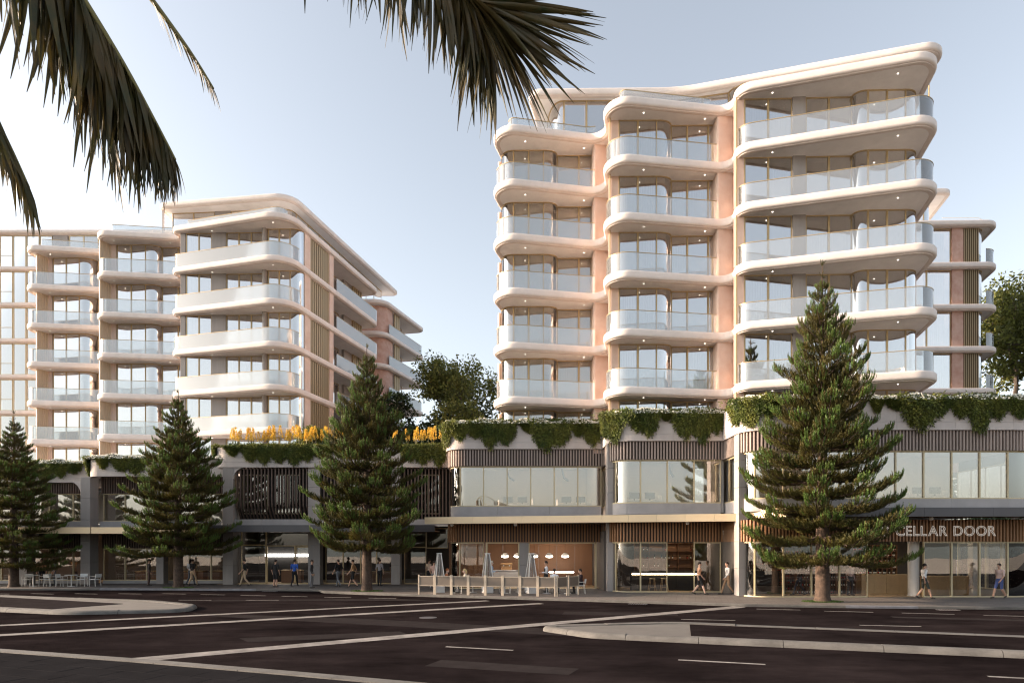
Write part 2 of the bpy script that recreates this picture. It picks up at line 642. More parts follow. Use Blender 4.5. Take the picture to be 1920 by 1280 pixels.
# manhole cover
MB().lathe([(.34, .003), (.34, .008), (.30, .010), (.02, .010)], (-3.2, 24.4, 0), 20).build('manhole_cover', 'canopy_dark', road, 30)

# ---- far pavement along the shops
KERB = [(-70, 40.2), (-32, 39.5), (-23.3, 39.4), (-11.6, 38.5), (-10.9, 36.9), (-8.1, 35.6), (-3.7, 34.0), (3.7, 31.3), (10.5, 28.8), (16, 28.0), (22, 27.4), (45, 26.2)]
KERB = fillet([(x, y, .8 if 0 < i < len(KERB) - 1 else 0) for i, (x, y) in enumerate(KERB)], False, 4)
inner = offset(KERB, -.16)
pave = MB().prism(inner + [(60, 26.2), (60, 44), (-70, 44)], -.02, .12).build('pavement', 'paver')
tag(pave, 'grey paved footpath in front of the shops', kind='structure')
sL = plen(KERB)
s = 34.0
i = 0
while s < sL - 2:
    ln = 2.3 if (i % 3) else 3.0
    seg = sub(KERB, s + .006, s + ln - .006)
    b = random.uniform(.115, .128)
    xm = seg[0][0]
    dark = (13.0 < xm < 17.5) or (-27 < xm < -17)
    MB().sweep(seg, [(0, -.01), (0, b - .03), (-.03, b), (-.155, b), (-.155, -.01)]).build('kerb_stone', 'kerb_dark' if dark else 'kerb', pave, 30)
    s += ln
    i += 1
# ---- traffic islands
def island(label, corners, jts, w, top_split=None, h=.16):
    P = fillet(corners, True, 7)
    inn = offset(P, -w, True)
    isl = MB().prism(inn, -.01, h - .035).build('traffic_island', 'island_top')
    tag(isl, label, kind='structure')
    PP = P + [P[0]]
    L = plen(PP)
    s = 0
    i = 0
    while s < L - .3:
        ln = jts[i % len(jts)]
        e = min(L, s + ln)
        if L - e < .5:
            e = L
        hh = h + random.uniform(-.012, .012)
        MB().sweep(sub(PP, s + .008, e - .008), [(0, -.01), (-.015, hh * .45), (-.07, hh * .85), (-.15, hh), (-w + .004, hh - .02), (-w + .004, -.01)]).build('kerb_stone', 'kerb', isl, 40)
        s = e
        i += 1
    return isl, inn
rI, inn = island('long pale kerbed traffic island on the right with rounded nose',
                 [(.55, 21.0, .5), (2.3, 18.95, 1.6), (6.4, 17.55, 30), (30, 9.9, 0), (33, 12.9, 0), (14.9, 18.6, 30), (5.6, 21.95, 3)], [1.9, 2.0, 2.05, 2.2, 2.4, 2.6], .42)
MB().prism([(5.2, 18.6), (6.6, 18.05), (29.8, 10.6), (32.2, 12.7), (14.7, 18.2), (5.9, 21.25)], .10, .135).build('asphalt_fill', 'asphalt', rI)
lI, inn = island('pale kerbed traffic island at the left edge of the road',
                 [(-46, 33.0, 0), (-27, 28.4, 20), (-17.6, 25.3, 3), (-13.3, 26.3, .8), (-13.9, 28.4, 1.2), (-17, 30.4, 4), (-28, 34.2, 10), (-46, 38, 0)], [2.6, 2.4, 2.8], .40)
MB().prism([(-45, 33.6), (-27, 29.2), (-19, 26.4), (-17.5, 28.8), (-28, 33.4), (-45, 37.2)], .10, .14).build('asphalt_fill', 'asphalt_patch', lI)
# ---- near pavement under the palm, bottom left
NK = fillet([(-40, 25, 0), (-13.2, 16.5, 6), (-8.6, 15.0, 6), (-4.5, 13.5, 6), (-1.65, 12.4, 6), (3.2, 10.4, 4), (14, 5.6, 0)], False, 5)
nin = offset(NK, .34)
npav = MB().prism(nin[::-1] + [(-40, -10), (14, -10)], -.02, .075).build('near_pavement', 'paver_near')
tag(npav, 'dark paved footpath in the near left corner', kind='structure')
s = 12.0
while s < plen(NK) - 3:
    MB().sweep(sub(NK, s + .006, s + 2.394), [(.33, -.01), (.33, .10), (.02, .10), (0, .08), (0, -.01)]).build('kerb_stone', 'kerb', npav, 30)
    s += 2.4
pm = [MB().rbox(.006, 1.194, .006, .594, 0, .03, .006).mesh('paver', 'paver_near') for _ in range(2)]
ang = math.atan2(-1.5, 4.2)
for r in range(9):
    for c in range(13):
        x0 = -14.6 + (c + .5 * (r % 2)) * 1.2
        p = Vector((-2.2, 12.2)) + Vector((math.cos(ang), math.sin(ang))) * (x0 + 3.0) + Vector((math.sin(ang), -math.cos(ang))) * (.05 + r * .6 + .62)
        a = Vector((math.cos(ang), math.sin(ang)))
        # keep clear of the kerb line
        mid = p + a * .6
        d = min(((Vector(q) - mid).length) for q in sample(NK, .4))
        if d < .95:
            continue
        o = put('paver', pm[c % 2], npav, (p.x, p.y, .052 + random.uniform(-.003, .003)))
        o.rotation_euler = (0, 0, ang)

tag(MB().add([(-400, -70, .02), (400, -70, .02), (400, 3, .02), (-400, 3, .02)], [(0, 1, 2, 3)]).build('bounce_sand', 'sand'), 'pale sand sheet behind the viewer, added to bounce light', kind='structure')  # unseen sand, put in to bounce light up onto the soffits
tag(MB().add([(-1500, -1500, .03), (1500, -1500, .03), (1500, -66, .03), (-1500, -66, .03)], [(0, 1, 2, 3)]).build('sea', 'sea'), 'calm sea beyond the added sand behind the viewer', kind='structure')
# ------------------------------------------------------------------ apartment towers
ZR = 27.55          # roof slab top; storeys of 3.2 m below it
FH = 3.2
def slab_mesh(name, C, th=.47, seg=8, big=False):
    P = fillet(C, True, seg)
    prof = [(-.14, 0), (-.05, -.025), (-.008, -.08), (0, -.13), (0, -th + .14), (-.012, -th + .07), (-.06, -th + .015), (-.11, -th), (-.15, -th), (-.15, -th - .035), (-.22, -th - .05), (-.30, -th - .05), (-.30, -th - .02), (-.36, -th - .02)]
    n = len(P)
    mb = MB()
    vs = []
    for d, z in prof:
        vs += [(x, y, z) for x, y in offset(P, d, True)]
    fs = []
    mb.add([(x, y, 0) for x, y in offset(P, prof[0][0], True)], [tuple(range(n))], 2)
    for k in range(len(prof) - 1):
        for i in range(n):
            j = (i + 1) % n
            fs.append((k * n + j, k * n + i, k * n + n + i, k * n + n + j))
    mb.add(vs, fs, 0)
    b = len(mb.v) - n
    mb.f.append(tuple(b + i for i in range(n - 1, -1, -1)))
    mb.m.append(1)
    return mb.mesh(name, ['slab', 'soffit', 'bounce_floor'], 35), P

_rng = random.Random(5)
def pane_mb(p0, p1, z0, z1, t=.024, jit=.006):
    p0 = Vector(p0); p1 = Vector(p1)
    d = (p1 - p0).normalized()
    n = Vector((d.y, -d.x))
    a = p0 + d * .02 + n * _rng.uniform(-jit, jit)
    b = p1 - d * .02 + n * _rng.uniform(-jit, jit)
    mb = MB()
    mb.bar((a.x, a.y, (z0 + z1) / 2), (b.x, b.y, (z0 + z1) / 2), t, z1 - z0)
    return mb

def glazing(root, els, z0, z1, gm='glass_win', fm='gold', mw=.06, out=None):
    """els: ('w', p0, p1, n) flat panes; ('c', p0, pc, p1) curved pane; ('s', p0, p1, t, mat) solid"""
    made = []
    for e in els:
        if e[0] == 'w':
            p0, p1, n = Vector(e[1]), Vector(e[2]), e[3]
            fr = e[4] if len(e) > 4 else [i / n for i in range(n + 1)]
            for a, b in zip(fr, fr[1:]):
                q0, q1 = p0.lerp(p1, a), p0.lerp(p1, b)
                d = (q1 - q0).normalized()
                f = MB()
                dd = d * (mw / 2)
                f.bar((*(q0 + dd), z0), (*(q0 + dd), z1), mw, .10)
                f.bar((*(q1 - dd * .6), z0), (*(q1 - dd * .6), z1), mw * .6, .10)
                f.bar((*q0, z1 - .03), (*q1, z1 - .03), .09, .06)
                f.bar((*q0, z0 + .03), (*q1, z0 + .03), .09, .06)
                w = f.build('window_frame', fm, root)
                pane_mb(q0 + d * mw, q1 - d * mw * .6, z0 + .06, z1 - .06).build('pane', gm, w)
                w.children[0].location = (0, 0, 0)
                made.append(w)
        elif e[0] == 'c':
            P = bez(e[1], e[2], e[3], 9)
            f = MB().band(P, -.045, .045, z1 - .06, z1).band(P, -.045, .045, z0, z0 + .06)
            for q in (P[0], P[-1]):
                f.box(q[0] - .03, q[0] + .03, q[1] - .03, q[1] + .03, z0, z1)
            w = f.build('window_frame', fm, root, 40)
            g = MB().band(P, -.012, .012, z0 + .06, z1 - .06).build('curved_pane', gm, w, 40)
            g.location = (0, 0, 0)
            made.append(w)
        elif e[0] == 's':
            p0, p1 = Vector(e[1]), Vector(e[2])
            m = e[4] if len(e) > 4 else 'stone'
            made.append(MB().bar((*p0, (z0 + z1) / 2), (*p1, (z0 + z1) / 2), e[3], z1 - z0).build('wall_panel', m, root))
    return made

def curtain(root, p0, p1, z0, z1, m='curtain', amp=.045):
    gap = .28 if amp > .03 else .09
    p0, p1 = Vector(p0), Vector(p1)
    L = (p1 - p0).length
    d = (p1 - p0) / L
    n = Vector((d.y, -d.x))
    k = max(6, int(L / .045))
    vs, fs = [], []
    ph = _rng.uniform(0, 6)
    for i in range(k + 1):
        x = L * i / k
        a = amp * math.sin(x * 44 + ph + .8 * math.sin(x * 7 + ph)) * (0.7 + .3 * math.sin(x * 11 + ph))
        q = p0 + d * x - n * (gap + a)
        vs += [(q.x, q.y, z0), (q.x, q.y, z1)]
    fs = [(2 * i, 2 * i + 2, 2 * i + 3, 2 * i + 1) for i in range(k)]
    return MB().add(vs, fs).build('curtain', m, root, 60)

def balustrade(root, P, z, h=1.02, gm='glass_bal', inset=.17, rail=True):
    Q = offset(P, -inset)
    g = MB().band(Q, -.011, .011, z - .05, z + h).build('balustrade', gm, root, 40)
    if rail:
        r = MB().band(Q, -.025, .025, z + h, z + h + .028).build('handrail', 'gold', g, 40)
        r.location = (0, 0, 0)
    return [g]

DL = MB().lathe([(.036, 0), (.036, -.012), (.02, -.014)], (0, 0, 0), 8).mesh('downlight', 'downlight')
def downlights(root, pts, z):
    return [put('downlight', DL, root, Vector((x, y, z)) - BASE[root.name]) for x, y in pts]

def stack(objs, root, dzs):
    for dz in dzs:
        for o in objs:
            if o.name.startswith('balustrade') and dz < -4.5 * FH:
                continue            # no balcony at podium-roof level
            copy_tree(o, root, dz)

def cut(P, a, b):
    """outline from the point nearest a to the point nearest b"""
    ia = min(range(len(P)), key=lambda i: (P[i][0] - a[0]) ** 2 + (P[i][1] - a[1]) ** 2)
    ib = min(range(len(P)), key=lambda i: (P[i][0] - b[0]) ** 2 + (P[i][1] - b[1]) ** 2)
    return P[ia:ib + 1] if ia <= ib else P[ia:] + P[:ib + 1]

# ================================================================== right tower
rt = building('apartment_tower', 'tall right-hand apartment tower with three rounded balcony wings in pale pink', 'tower', (10, 38, 0))
RC = [(-1.63, 37.26, 1.25), (5.75, 38.68, .75), (4.81, 35.0, 1.25), (12.45, 36.12, .75), (11.95, 34.37, 1.05), (21.5, 31.74, 1.35), (24.3, 41.5, 1.5), (22, 47, 1.0), (1.2, 47, 1.0)]
rsm, RP = slab_mesh('floor_slab', RC)
for k in range(6):
    put('floor_slab', rsm, rt, Vector((0, 0, ZR - FH * k)) - BASE[rt.name])
# typical storey, standing on the slab whose top is at z
zt = ZR - FH            # upper-most balcony level
z0, z1 = zt + .0, zt + FH - .49
typ = []
LW = [('c', (-.62, 40.6), (-.72, 39.45), (.08, 39.42)), ('w', (.08, 39.42), (1.94, 39.40), 2), ('c', (1.94, 39.40), (2.75, 39.38), (2.80, 39.95)), ('w', (2.80, 39.95), (4.98, 39.93), 2, [0, .62, 1])]
MW = [('s', (5.68, 36.75), (6.10, 36.73), .2), ('w', (6.10, 36.65), (8.27, 36.62), 2), ('c', (8.27, 36.62), (9.1, 36.60), (9.2, 37.1)), ('w', (9.2, 37.1), (11.72, 37.05), 3, [0, .37, .85, 1])]
RW = [('s', (12.28, 35.02), (12.65, 34.98), .2), ('w', (12.65, 34.9), (15.22, 34.83), 2), ('s', (15.24, 34.85), (15.92, 34.83), .3, 'concrete'), ('w', (15.94, 34.80), (18.42, 34.72), 2), ('c', (18.42, 34.72), (18.42, 34.22), (19.0, 34.2)), ('w', (19.0, 34.2), (21.0, 34.15), 2), ('c', (21.0, 34.15), (21.8, 34.12), (21.86, 35.0))]
typ += glazing(rt, LW, z0, z1, 'glass_clear') + glazing(rt, MW, z0, z1) + glazing(rt, RW, z0, z1)
typ.append(MB().prism(fillet([(4.95, 38.82, .12), (5.95, 38.95, .25), (6.3, 40.2, 0), (4.95, 40.2, 0)], True, 4), z0 - .02, z1 + .03).build('pier', 'stone', rt, 40))
typ.append(MB().prism(fillet([(11.62, 36.22, .12), (12.68, 36.32, .25), (12.7, 37.4, 0), (11.62, 37.4, 0)], True, 4), z0 - .02, z1 + .03).build('pier', 'stone', rt, 40))
# return walls behind the wing ends
for a, b, m in (((5.62, 36.7), (6.35, 39.1), 'stone'), ((12.22, 35.0), (12.75, 36.4), 'stone'), ((21.95, 35.05), (23.7, 41.2), 'stone_red'), ((-.62, 40.65), (1.0, 46.4), 'stone'), ((1.0, 46.4), (23.7, 46.4), 'stone_red'), ((23.7, 41.2), (23.7, 46.4), 'stone_red')):
    typ.append(MB().bar((*a, (z0 + z1) / 2), (*b, (z0 + z1) / 2), .2, z1 - z0 + .02).build('wall_panel', m, rt))
# slim gold screens at the left ends of the wings
for x, y in ((5.58, 36.45), (12.2, 34.78), (5.9, 38.1), (-.68, 40.9)):
    typ.append(MB().bar((x, y, z0), (x + .03, y + .1, z1), .05, .05).box(x - .03, x + .03, y - .04, y + .04, z0, z1).build('edge_post', 'gold', rt))
typ += balustrade(rt, cut(RP, (-1.3, 38.6), (4.9, 38.55)), zt)
typ += balustrade(rt, cut(RP, (5.2, 36.6), (11.6, 36.0)), zt)
typ += balustrade(rt, cut(RP, (12.05, 34.9), (22.3, 34.6)), zt)
typ.append(MB().box(-.2, 23.2, 43.2, 43.35, z0, z1).build('interior_wall', 'room', rt))
for x, y0 in ((5.2, 40.1), (12.2, 37.3), (17.2, 35.2), (2.5, 40.4), (9.0, 37.6)):
    typ.append(MB().box(x, x + .15, y0, 43.2, z0, z1).build('interior_wall', 'room', rt))
dl = [(.8, 38.55), (4.4, 39.2), (7.4, 36.0), (11.0, 36.5), (14.0, 34.4), (19.9, 33.0), (20.4, 33.5)]
typ += downlights(rt, dl[:6], zt + FH - .495)
stack(typ, rt, [-FH * k for k in range(1, 6)])
# lamps on the roof slab soffit belong to the upper-most storey above; curtains vary by storey
panes_R = [((.14, 39.45), (1.0, 39.45)), ((6.3, 36.75), (7.15, 36.75)), ((7.2, 36.75), (8.2, 36.75)), ((9.3, 37.2), (10.1, 37.2)), ((12.75, 35.0), (13.9, 35.0)), ((14.0, 35.0), (15.1, 35.0)), ((16.0, 34.9), (17.1, 34.9)), ((17.2, 34.9), (18.3, 34.85)), ((19.1, 34.3), (19.6, 34.3)), ((2.85, 39.98), (4.12, 39.98)), ((10.2, 37.2), (11.3, 37.2))]
shown = {0: (1, 2, 4, 5), 1: (1, 2, 3, 5, 6, 10), 2: (2, 6, 7, 3), 3: (1, 2, 4, 5), 4: (1, 5, 10), 5: (2, 4)}
for k in range(6):
    dz = -FH * k
    for j in shown[k]:
        curtain(rt, *panes_R[j], z0 + dz + .03, z1 + dz - .1)
    for j in (0, 9):
        curtain(rt, *panes_R[j], z0 + dz + .03, z1 + dz - .06, 'curtain_peach', .008)
    curtain(rt, (1.02, 39.45), (1.92, 39.45), z0 + dz + .03, z1 + dz - .06, 'curtain_peach', .008)
    curtain(rt, (4.15, 39.98), (4.95, 39.98), z0 + dz + .03, z1 + dz - .06, 'curtain_peach', .008)
# round balcony columns at the wing ends
for k in range(6):
    zz = zt - FH * k
    MB().lathe([(.13, 0), (.13, FH - .45)], (22.15, 35.3, zz), 12).build('column', 'stone', rt, 40)
    MB().lathe([(.11, 0), (.11, FH - .45)], (-.78, 40.75, zz), 12).build('column', 'stone', rt, 40)
# penthouse
PC = [(.85, 39.2, .7), (10.3, 39.05, 9), (24.3, 35.2, 1.2), (25.5, 46.5, 1), (2.8, 47, 1)]
psm, PP = slab_mesh('penthouse_roof', PC, .42)
put('penthouse_roof', psm, rt, Vector((0, 0, ZR + 3.2)) - BASE[rt.name])
glazing(rt, [('c', (2.35, 42), (2.3, 39.75), (3.2, 39.7)), ('w', (3.2, 39.7), (10.2, 39.65), 5), ('w', (10.2, 39.65), (13.2, 39.0), 2), ('c', (13.2, 39.0), (13.4, 38.2), (14.4, 38.1)), ('w', (14.4, 38.1), (23.4, 35.9), 7)], ZR, ZR + 2.75)
MB().box(2.5, 23.5, 43.2, 43.4, ZR, ZR + 2.75).build('interior_wall', 'room_light', rt)
for j in range(5):
    curtain(rt, (3.3 + j * 1.4, 39.85), (4.5 + j * 1.4, 39.85), ZR + .05, ZR + 2.68, 'curtain_peach', .008)
balustrade(rt, offset(cut(RP, (-1.2, 38.6), (4.9, 38.5)), -.75), ZR, .92)
balustrade(rt, offset(cut(RP, (5.2, 36.6), (11.4, 35.9)), -.75), ZR, .92)
MB().prism(fillet([(16.5, 39.5, .6), (21.0, 38.4, .6), (21.5, 41, .6), (17, 42, .6)], True, 5), ZR + 3.2, ZR + 4.0).build('roof_plant_room', 'slab', rt, 40)

# ================================================================== rear right block
rr = building('rear_apartment_block', 'darker apartment block half hidden behind the right tower, slatted screens', 'building', (33, 50, 0))
QC = [(25.5, 48.9, .4), (37.15, 48.65, 1.25), (39.6, 57.5, 1), (25.5, 58, 1)]
qsm, QP = slab_mesh('floor_slab', QC, .42)
for k in range(6):
    put('floor_slab', qsm, rr, Vector((0, 0, ZR - FH * k)) - BASE[rr.name])
z0, z1 = ZR - FH, ZR - .44
typ = glazing(rr, [('w', (29.4, 49.35), (33.75, 49.3), 3, [0, .33, .58, 1]), ('s', (33.8, 49.3), (34.65, 49.28), .3, 'stone_red'), ('c', (35.85, 49.3), (36.45, 49.28), (36.5, 50.2)), ('w', (36.5, 50.2), (38.2, 56.5), 5)], z0, z1)
for j in range(8):
    x = 34.72 + j * .15
    typ.append(MB().box(x, x + .055, 49.12, 49.42, z0, z1).build('screen_fin', 'louvre', rr))
typ.append(MB().box(34.7, 35.9, 49.5, 49.6, z0, z1).build('wall_panel', 'dark', rr))
typ += balustrade(rr, cut(QP, (35.4, 48.7), (37.7, 51.5)), z0)
typ.append(MB().box(26, 38, 53, 53.2, z0, z1).build('interior_wall', 'room', rr))
typ.append(MB().box(25.6, 29.4, 49.3, 49.5, z0, z1).build('wall_panel', 'stone_red', rr))
stack(typ, rr, [-FH * k for k in range(1, 6)])
for k in range(6):
    curtain(rr, (32.0, 49.5), (33.6, 49.5), z0 - FH * k + .03, z1 - FH * k - .1)
tsm, _ = slab_mesh('penthouse_roof', [(28, 50.2, .4), (34.5, 50.1, .8), (36, 56, .6), (28, 56, .5)], .42)
put('penthouse_roof', tsm, rr, Vector((0, 0, ZR + FH)) - BASE[rr.name])
glazing(rr, [('w', (30.0, 50.7), (32.6, 50.7), 2), ('c', (32.6, 50.7), (33.3, 50.7), (33.35, 51.5))], ZR, ZR + 2.75)
MB().box(28.5, 33.2, 53, 53.2, ZR, ZR + 2.75).build('interior_wall', 'room', rr)
MB().tube([(33.2, 49.4, ZR + .45), (36.0, 49.4, ZR + .45), (36.5, 49.6, ZR + .4), (36.8, 50.4, ZR)], .025).build('roof_rail', 'white_metal', rr)

# ================================================================== left building
lb = building('apartment_building', 'long left-hand apartment building with rounded balconies and louvred side', 'building', (-28, 54, 0))
LC = [(-40.55, 52.55, 1.0), (-32.45, 53.7, .5), (-33.4, 50.05, 1.05), (-26.25, 51.0, .6), (-26.68, 49.77, 1.0), (-16.57, 47.0, 1.9), (-12.85, 62.3, .9), (-18, 63.4, .5), (-18, 66, .5), (-39.5, 66, 1)]
lsm, LP = slab_mesh('floor_slab', LC)
for k in range(7):
    put('floor_slab', lsm, lb, Vector((0, 0, ZR - FH * k)) - BASE[lb.name])
zt = ZR - FH
z0, z1 = zt, zt + FH - .49
typ = []
typ += glazing(lb, [('s', (-39.25, 54.25), (-38.9, 54.25), .2), ('w', (-38.85, 54.2), (-36.6, 54.15), 2), ('c', (-36.6, 54.15), (-35.7, 54.15), (-35.5, 54.9)), ('w', (-35.5, 54.9), (-33.0, 55.3), 2)], z0, z1)
typ += glazing(lb, [('s', (-32.45, 51.9), (-32.05, 51.9), .2), ('w', (-32.0, 51.85), (-29.65, 51.8), 2), ('c', (-29.65, 51.8), (-28.75, 51.78), (-28.6, 52.35)), ('w', (-28.6, 52.35), (-26.9, 52.3), 2, [0, .78, 1])], z0, z1)
typ += glazing(lb, [('s', (-25.85, 50.0), (-25.45, 49.98), .2, 'concrete'), ('w', (-25.4, 49.92), (-23.4, 49.88), 2), ('s', (-23.38, 49.92), (-22.25, 49.88), .25, 'concrete'), ('w', (-22.22, 49.85), (-19.3, 49.75), 3), ('c', (-19.3, 49.75), (-19.28, 49.3), (-18.75, 49.22)), ('w', (-18.75, 49.22), (-17.05, 49.2), 2), ('c', (-17.05, 49.2), (-16.25, 49.18), (-16.12, 49.9))], z0, z1)
def sx(y):      # side wall plane, set back from the slab edge
    return -16.45 + .243 * (y - 48.5)
def side(y0, y1, t, m, name='wall_panel', d=0.):
    return MB().bar((sx(y0) - d, y0, (z0 + z1) / 2), (sx(y1) - d, y1, (z0 + z1) / 2), t, z1 - z0).build(name, m, lb)
typ.append(side(49.75, 50.55, .3, 'stone', 'pier', .1))
typ.append(side(50.55, 53.4, .08, 'louvre', 'wall_panel', .2))
for j in range(9):
    y = 50.6 + j * .32
    typ.append(side(y, y + .22, .09, 'louvre', 'louvre_blade', .06))
typ.append(side(53.4, 54.05, .3, 'stone', 'pier', .1))
typ += [side(60.0, 61.9, .10, 'louvre', 'wall_panel', 1.4), side(58.6, 60.0, .25, 'concrete', 'wall_panel', 1.5)]
for j in range(5):
    typ.append(side(60.05 + j * .36, 60.3 + j * .36, .10, 'louvre', 'louvre_blade', 1.3))
typ += glazing(lb, [('w', (sx(54.1) - 1.9, 54.1), (sx(58.6) - 1.9, 58.6), 3)], z0, z1)
typ.append(MB().bar((sx(54.05), 54.0, (z0 + z1) / 2), (sx(54.05) - 2, 54.2, (z0 + z1) / 2), .2, z1 - z0).build('wall_panel', 'concrete', lb))
# boarded blade walls and stone ends
for a, b, m in (((-39.3, 54.2), (-39.65, 53.35), 'board'), ((-32.5, 51.85), (-32.85, 50.95), 'board'), ((-39.3, 54.3), (-38.0, 60), 'stone'), ((-32.5, 52.0), (-32.0, 54.5), 'stone'), ((-25.85, 50.05), (-25.5, 52.5), 'stone'), ((-26.85, 52.3), (-25.6, 52.45), 'stone')):
    a3 = Vector(a); b3 = Vector(b)
    if m == 'board':
        for j in range(6):
            q0, q1 = a3.lerp(b3, j / 6 + .01), a3.lerp(b3, (j + 1) / 6 - .01)
            typ.append(MB().bar((*q0, (z0 + z1) / 2), (*q1, (z0 + z1) / 2), .12, z1 - z0).build('board', 'board', lb))
    else:
        typ.append(MB().bar((*a3, (z0 + z1) / 2), (*b3, (z0 + z1) / 2), .2, z1 - z0 + .02).build('wall_panel', m, lb))
typ.append(MB().lathe([(.17, 0), (.17, FH - .49)], (-19.0, 49.15, z0), 14).build('column', 'concrete', lb, 40))
typ += balustrade(lb, cut(LP, (-40.3, 53.4), (-34.0, 53.4)), zt)
typ += balustrade(lb, cut(LP, (-33.1, 51.2), (-26.7, 50.95)), zt)
typ += balustrade(lb, cut(LP, (-26.5, 50.5), (-16.1, 49.3)), zt, gm='glass_frit')
sp = [(sx(y) + .3, y) for y in (54.2, 58, 61.8)] + [(sx(61.8) - 1.2, 62.2)]
typ += balustrade(lb, sp, zt, gm='glass_frit', inset=.1)
typ.append(MB().box(-38.5, -26, 57.5, 57.7, z0, z1).box(-26, -18.6, 54.5, 54.7, z0, z1).build('interior_wall', 'room', lb))
typ.append(MB().box(-18.8, -18.6, 54.7, 62.5, z0, z1).build('interior_wall', 'room', lb))
for x, y in ((-26.2, 52.6), (-20.8, 50), (-33.2, 55.5), (-29, 53)):
    typ.append(MB().box(x, x + .15, y, 57.4 if x < -26 else 54.4, z0, z1).build('interior_wall', 'room', lb))
typ += downlights(lb, [(-38.6, 53.5), (-31.8, 51.1), (-27.5, 51.5), (-23.2, 49.5), (-18.0, 48.2)], zt + FH - .495)
stack(typ, lb, [-FH * k for k in range(1, 6)])
for k in range(6):
    dz = -FH * k
    for a, b in random.Random(k).sample([((-25.3, 50.05), (-24.5, 50.05)), ((-22.1, 49.95), (-21.3, 49.95)), ((-31.9, 51.95), (-31.5, 51.95)), ((-38.8, 54.3), (-38.4, 54.3)), ((-20.2, 49.9), (-19.5, 49.9)), ((-18.6, 49.35), (-18.1, 49.35))], 3):
        curtain(lb, a, b, z0 + dz + .03, z1 + dz - .1)
# penthouse over the front wing
PC = [(-29.0, 52.25, .8), (-17.5, 50.65, 1.7), (-12.45, 70.9, .6), (-29, 71, .5)]
psm, PP = slab_mesh('penthouse_roof', PC, .42)
put('penthouse_roof', psm, lb, Vector((0, 0, ZR + FH)) - BASE[lb.name])
glazing(lb, [('w', (-28.2, 53.2), (-24.6, 52.95), 2), ('s', (-24.55, 52.95), (-23.2, 52.85), .2, 'concrete'), ('w', (-23.2, 52.85), (-18.8, 52.5), 5), ('c', (-18.8, 52.5), (-18.1, 52.45), (-17.95, 53.2)), ('w', (-17.95, 53.2), (-14.2, 69.5), 9)], ZR, ZR + 2.76)
MB().box(-28, -19, 57.5, 57.7, ZR, ZR + 2.75).box(-28.2, -28.0, 53.3, 57, ZR, ZR + 2.75).build('interior_wall', 'room_light', lb)
balustrade(lb, offset(cut(LP, (-26.0, 49.6), (-16.0, 49.9)), -1.1), ZR, .95, 'glass_frit')
balustrade(lb, offset(cut(LP, (-33.1, 51.2), (-26.9, 50.9)), -.8), ZR, .85)
balustrade(lb, offset(cut(LP, (-40.0, 53.4), (-34.2, 53.3)), -.8), ZR, .85)
MB().bar((-28.75, 52.75, ZR), (-28.75, 52.75, ZR + 2.8), .14).build('column', 'slab', lb)
MB().bar((-15.2, 66.0, ZR + 1.4), (-14.9, 67.2, ZR + 1.4), .3, 2.8).build('wall_panel', 'concrete', lb)
# set-back curtained volume at the far left
vsm, VP = slab_mesh('floor_slab', [(-64, 56.8, .1), (-38.9, 56.8, .1), (-38.9, 66, .1), (-64, 66, .1)], .34)
for k in range(7):
    put('floor_slab', vsm, lb, Vector((0, 0, ZR + FH - .02 - (FH * k if k else 0))) - BASE[lb.name])
rsm2, _ = slab_mesh('penthouse_roof', [(-64, 56.7, .1), (-27.8, 56.7, .1), (-27.8, 66, .1), (-64, 66, .1)], .34)
z0, z1 = ZR - FH, ZR - .42
vol = []
for j in range(9):
    x = -41.0 - j * 1.18
    w = .72 if j % 2 else 1.0
    vol += glazing(lb, [('w', (x - 1.1, 57.1), (x, 57.1), 1)], z0, z1, 'glass_clear', 'gold_pale', .05)
    c = curtain(lb, (x - 1.05, 57.1), (x - .04, 57.1), z0 + .03, z1 - .05, 'curtain_peach', .008)
    vol.append(c)
    if j % 2:
        vol.append(MB().box(x - 1.1, x, 57.06, 57.14, z0 + 1.0, z0 + 1.05).build('transom', 'gold_pale', lb))
stack(vol, lb, [FH] + [-FH * k for k in range(1, 6)])
glazing(lb, [('s', (-40.9, 57.1), (-39.6, 57.1), .2, 'concrete'), ('w', (-39.5, 57.1), (-36.9, 57.1), 2), ('w', (-36.7, 57.1), (-28.4, 57.1), 6)], ZR, ZR + 2.8, 'glass_clear', 'gold_pale')
for j in range(8):
    curtain(lb, (-39.4 + j * 1.36, 57.1), (-38.2 + j * 1.36, 57.1), ZR + .04, ZR + 2.75, 'curtain_peach', .008)
put('penthouse_roof', rsm2, lb, Vector((0, 0, ZR + FH + .01)) - BASE[lb.name])
# ---- rear block of the left building
lr = building('rear_apartment_wing', 'far wing beyond the left building with round pink wall and white balconies', 'building', (-13, 68, 0))
QC = [(-17.0, 64.35, .4), (-12.75, 64.3, 1.6), (-9.95, 73.4, .7), (-17, 75, .5)]
qsm, QP = slab_mesh('floor_slab', QC, .42)
for k in range(6):
    put('floor_slab', qsm, lr, Vector((0, 0, ZR - FH * k)) - BASE[lr.name])
z0, z1 = ZR - FH, ZR - .44
typ = [MB().prism(fillet([(-15.8, 65.2, .3), (-12.95, 64.95, 1.3), (-12.4, 67.2, .3), (-15.8, 67.2, .2)], True, 7), z0, z1).build('round_wall', 'stone_red', lr, 40)]
def s2(y):
    return -12.9 + .30 * (y - 64.9)
for j in range(3):
    typ.append(MB().bar((s2(67.3 + j * .4) - .2, 67.3 + j * .4, (z0 + z1) / 2), (s2(67.6 + j * .4) - .2, 67.6 + j * .4, (z0 + z1) / 2), .1, z1 - z0).build('louvre_blade', 'louvre', lr))
typ += glazing(lr, [('w', (s2(68.5) - 1.9, 68.5), (s2(72.5) - 1.9, 72.5), 3)], z0, z1)
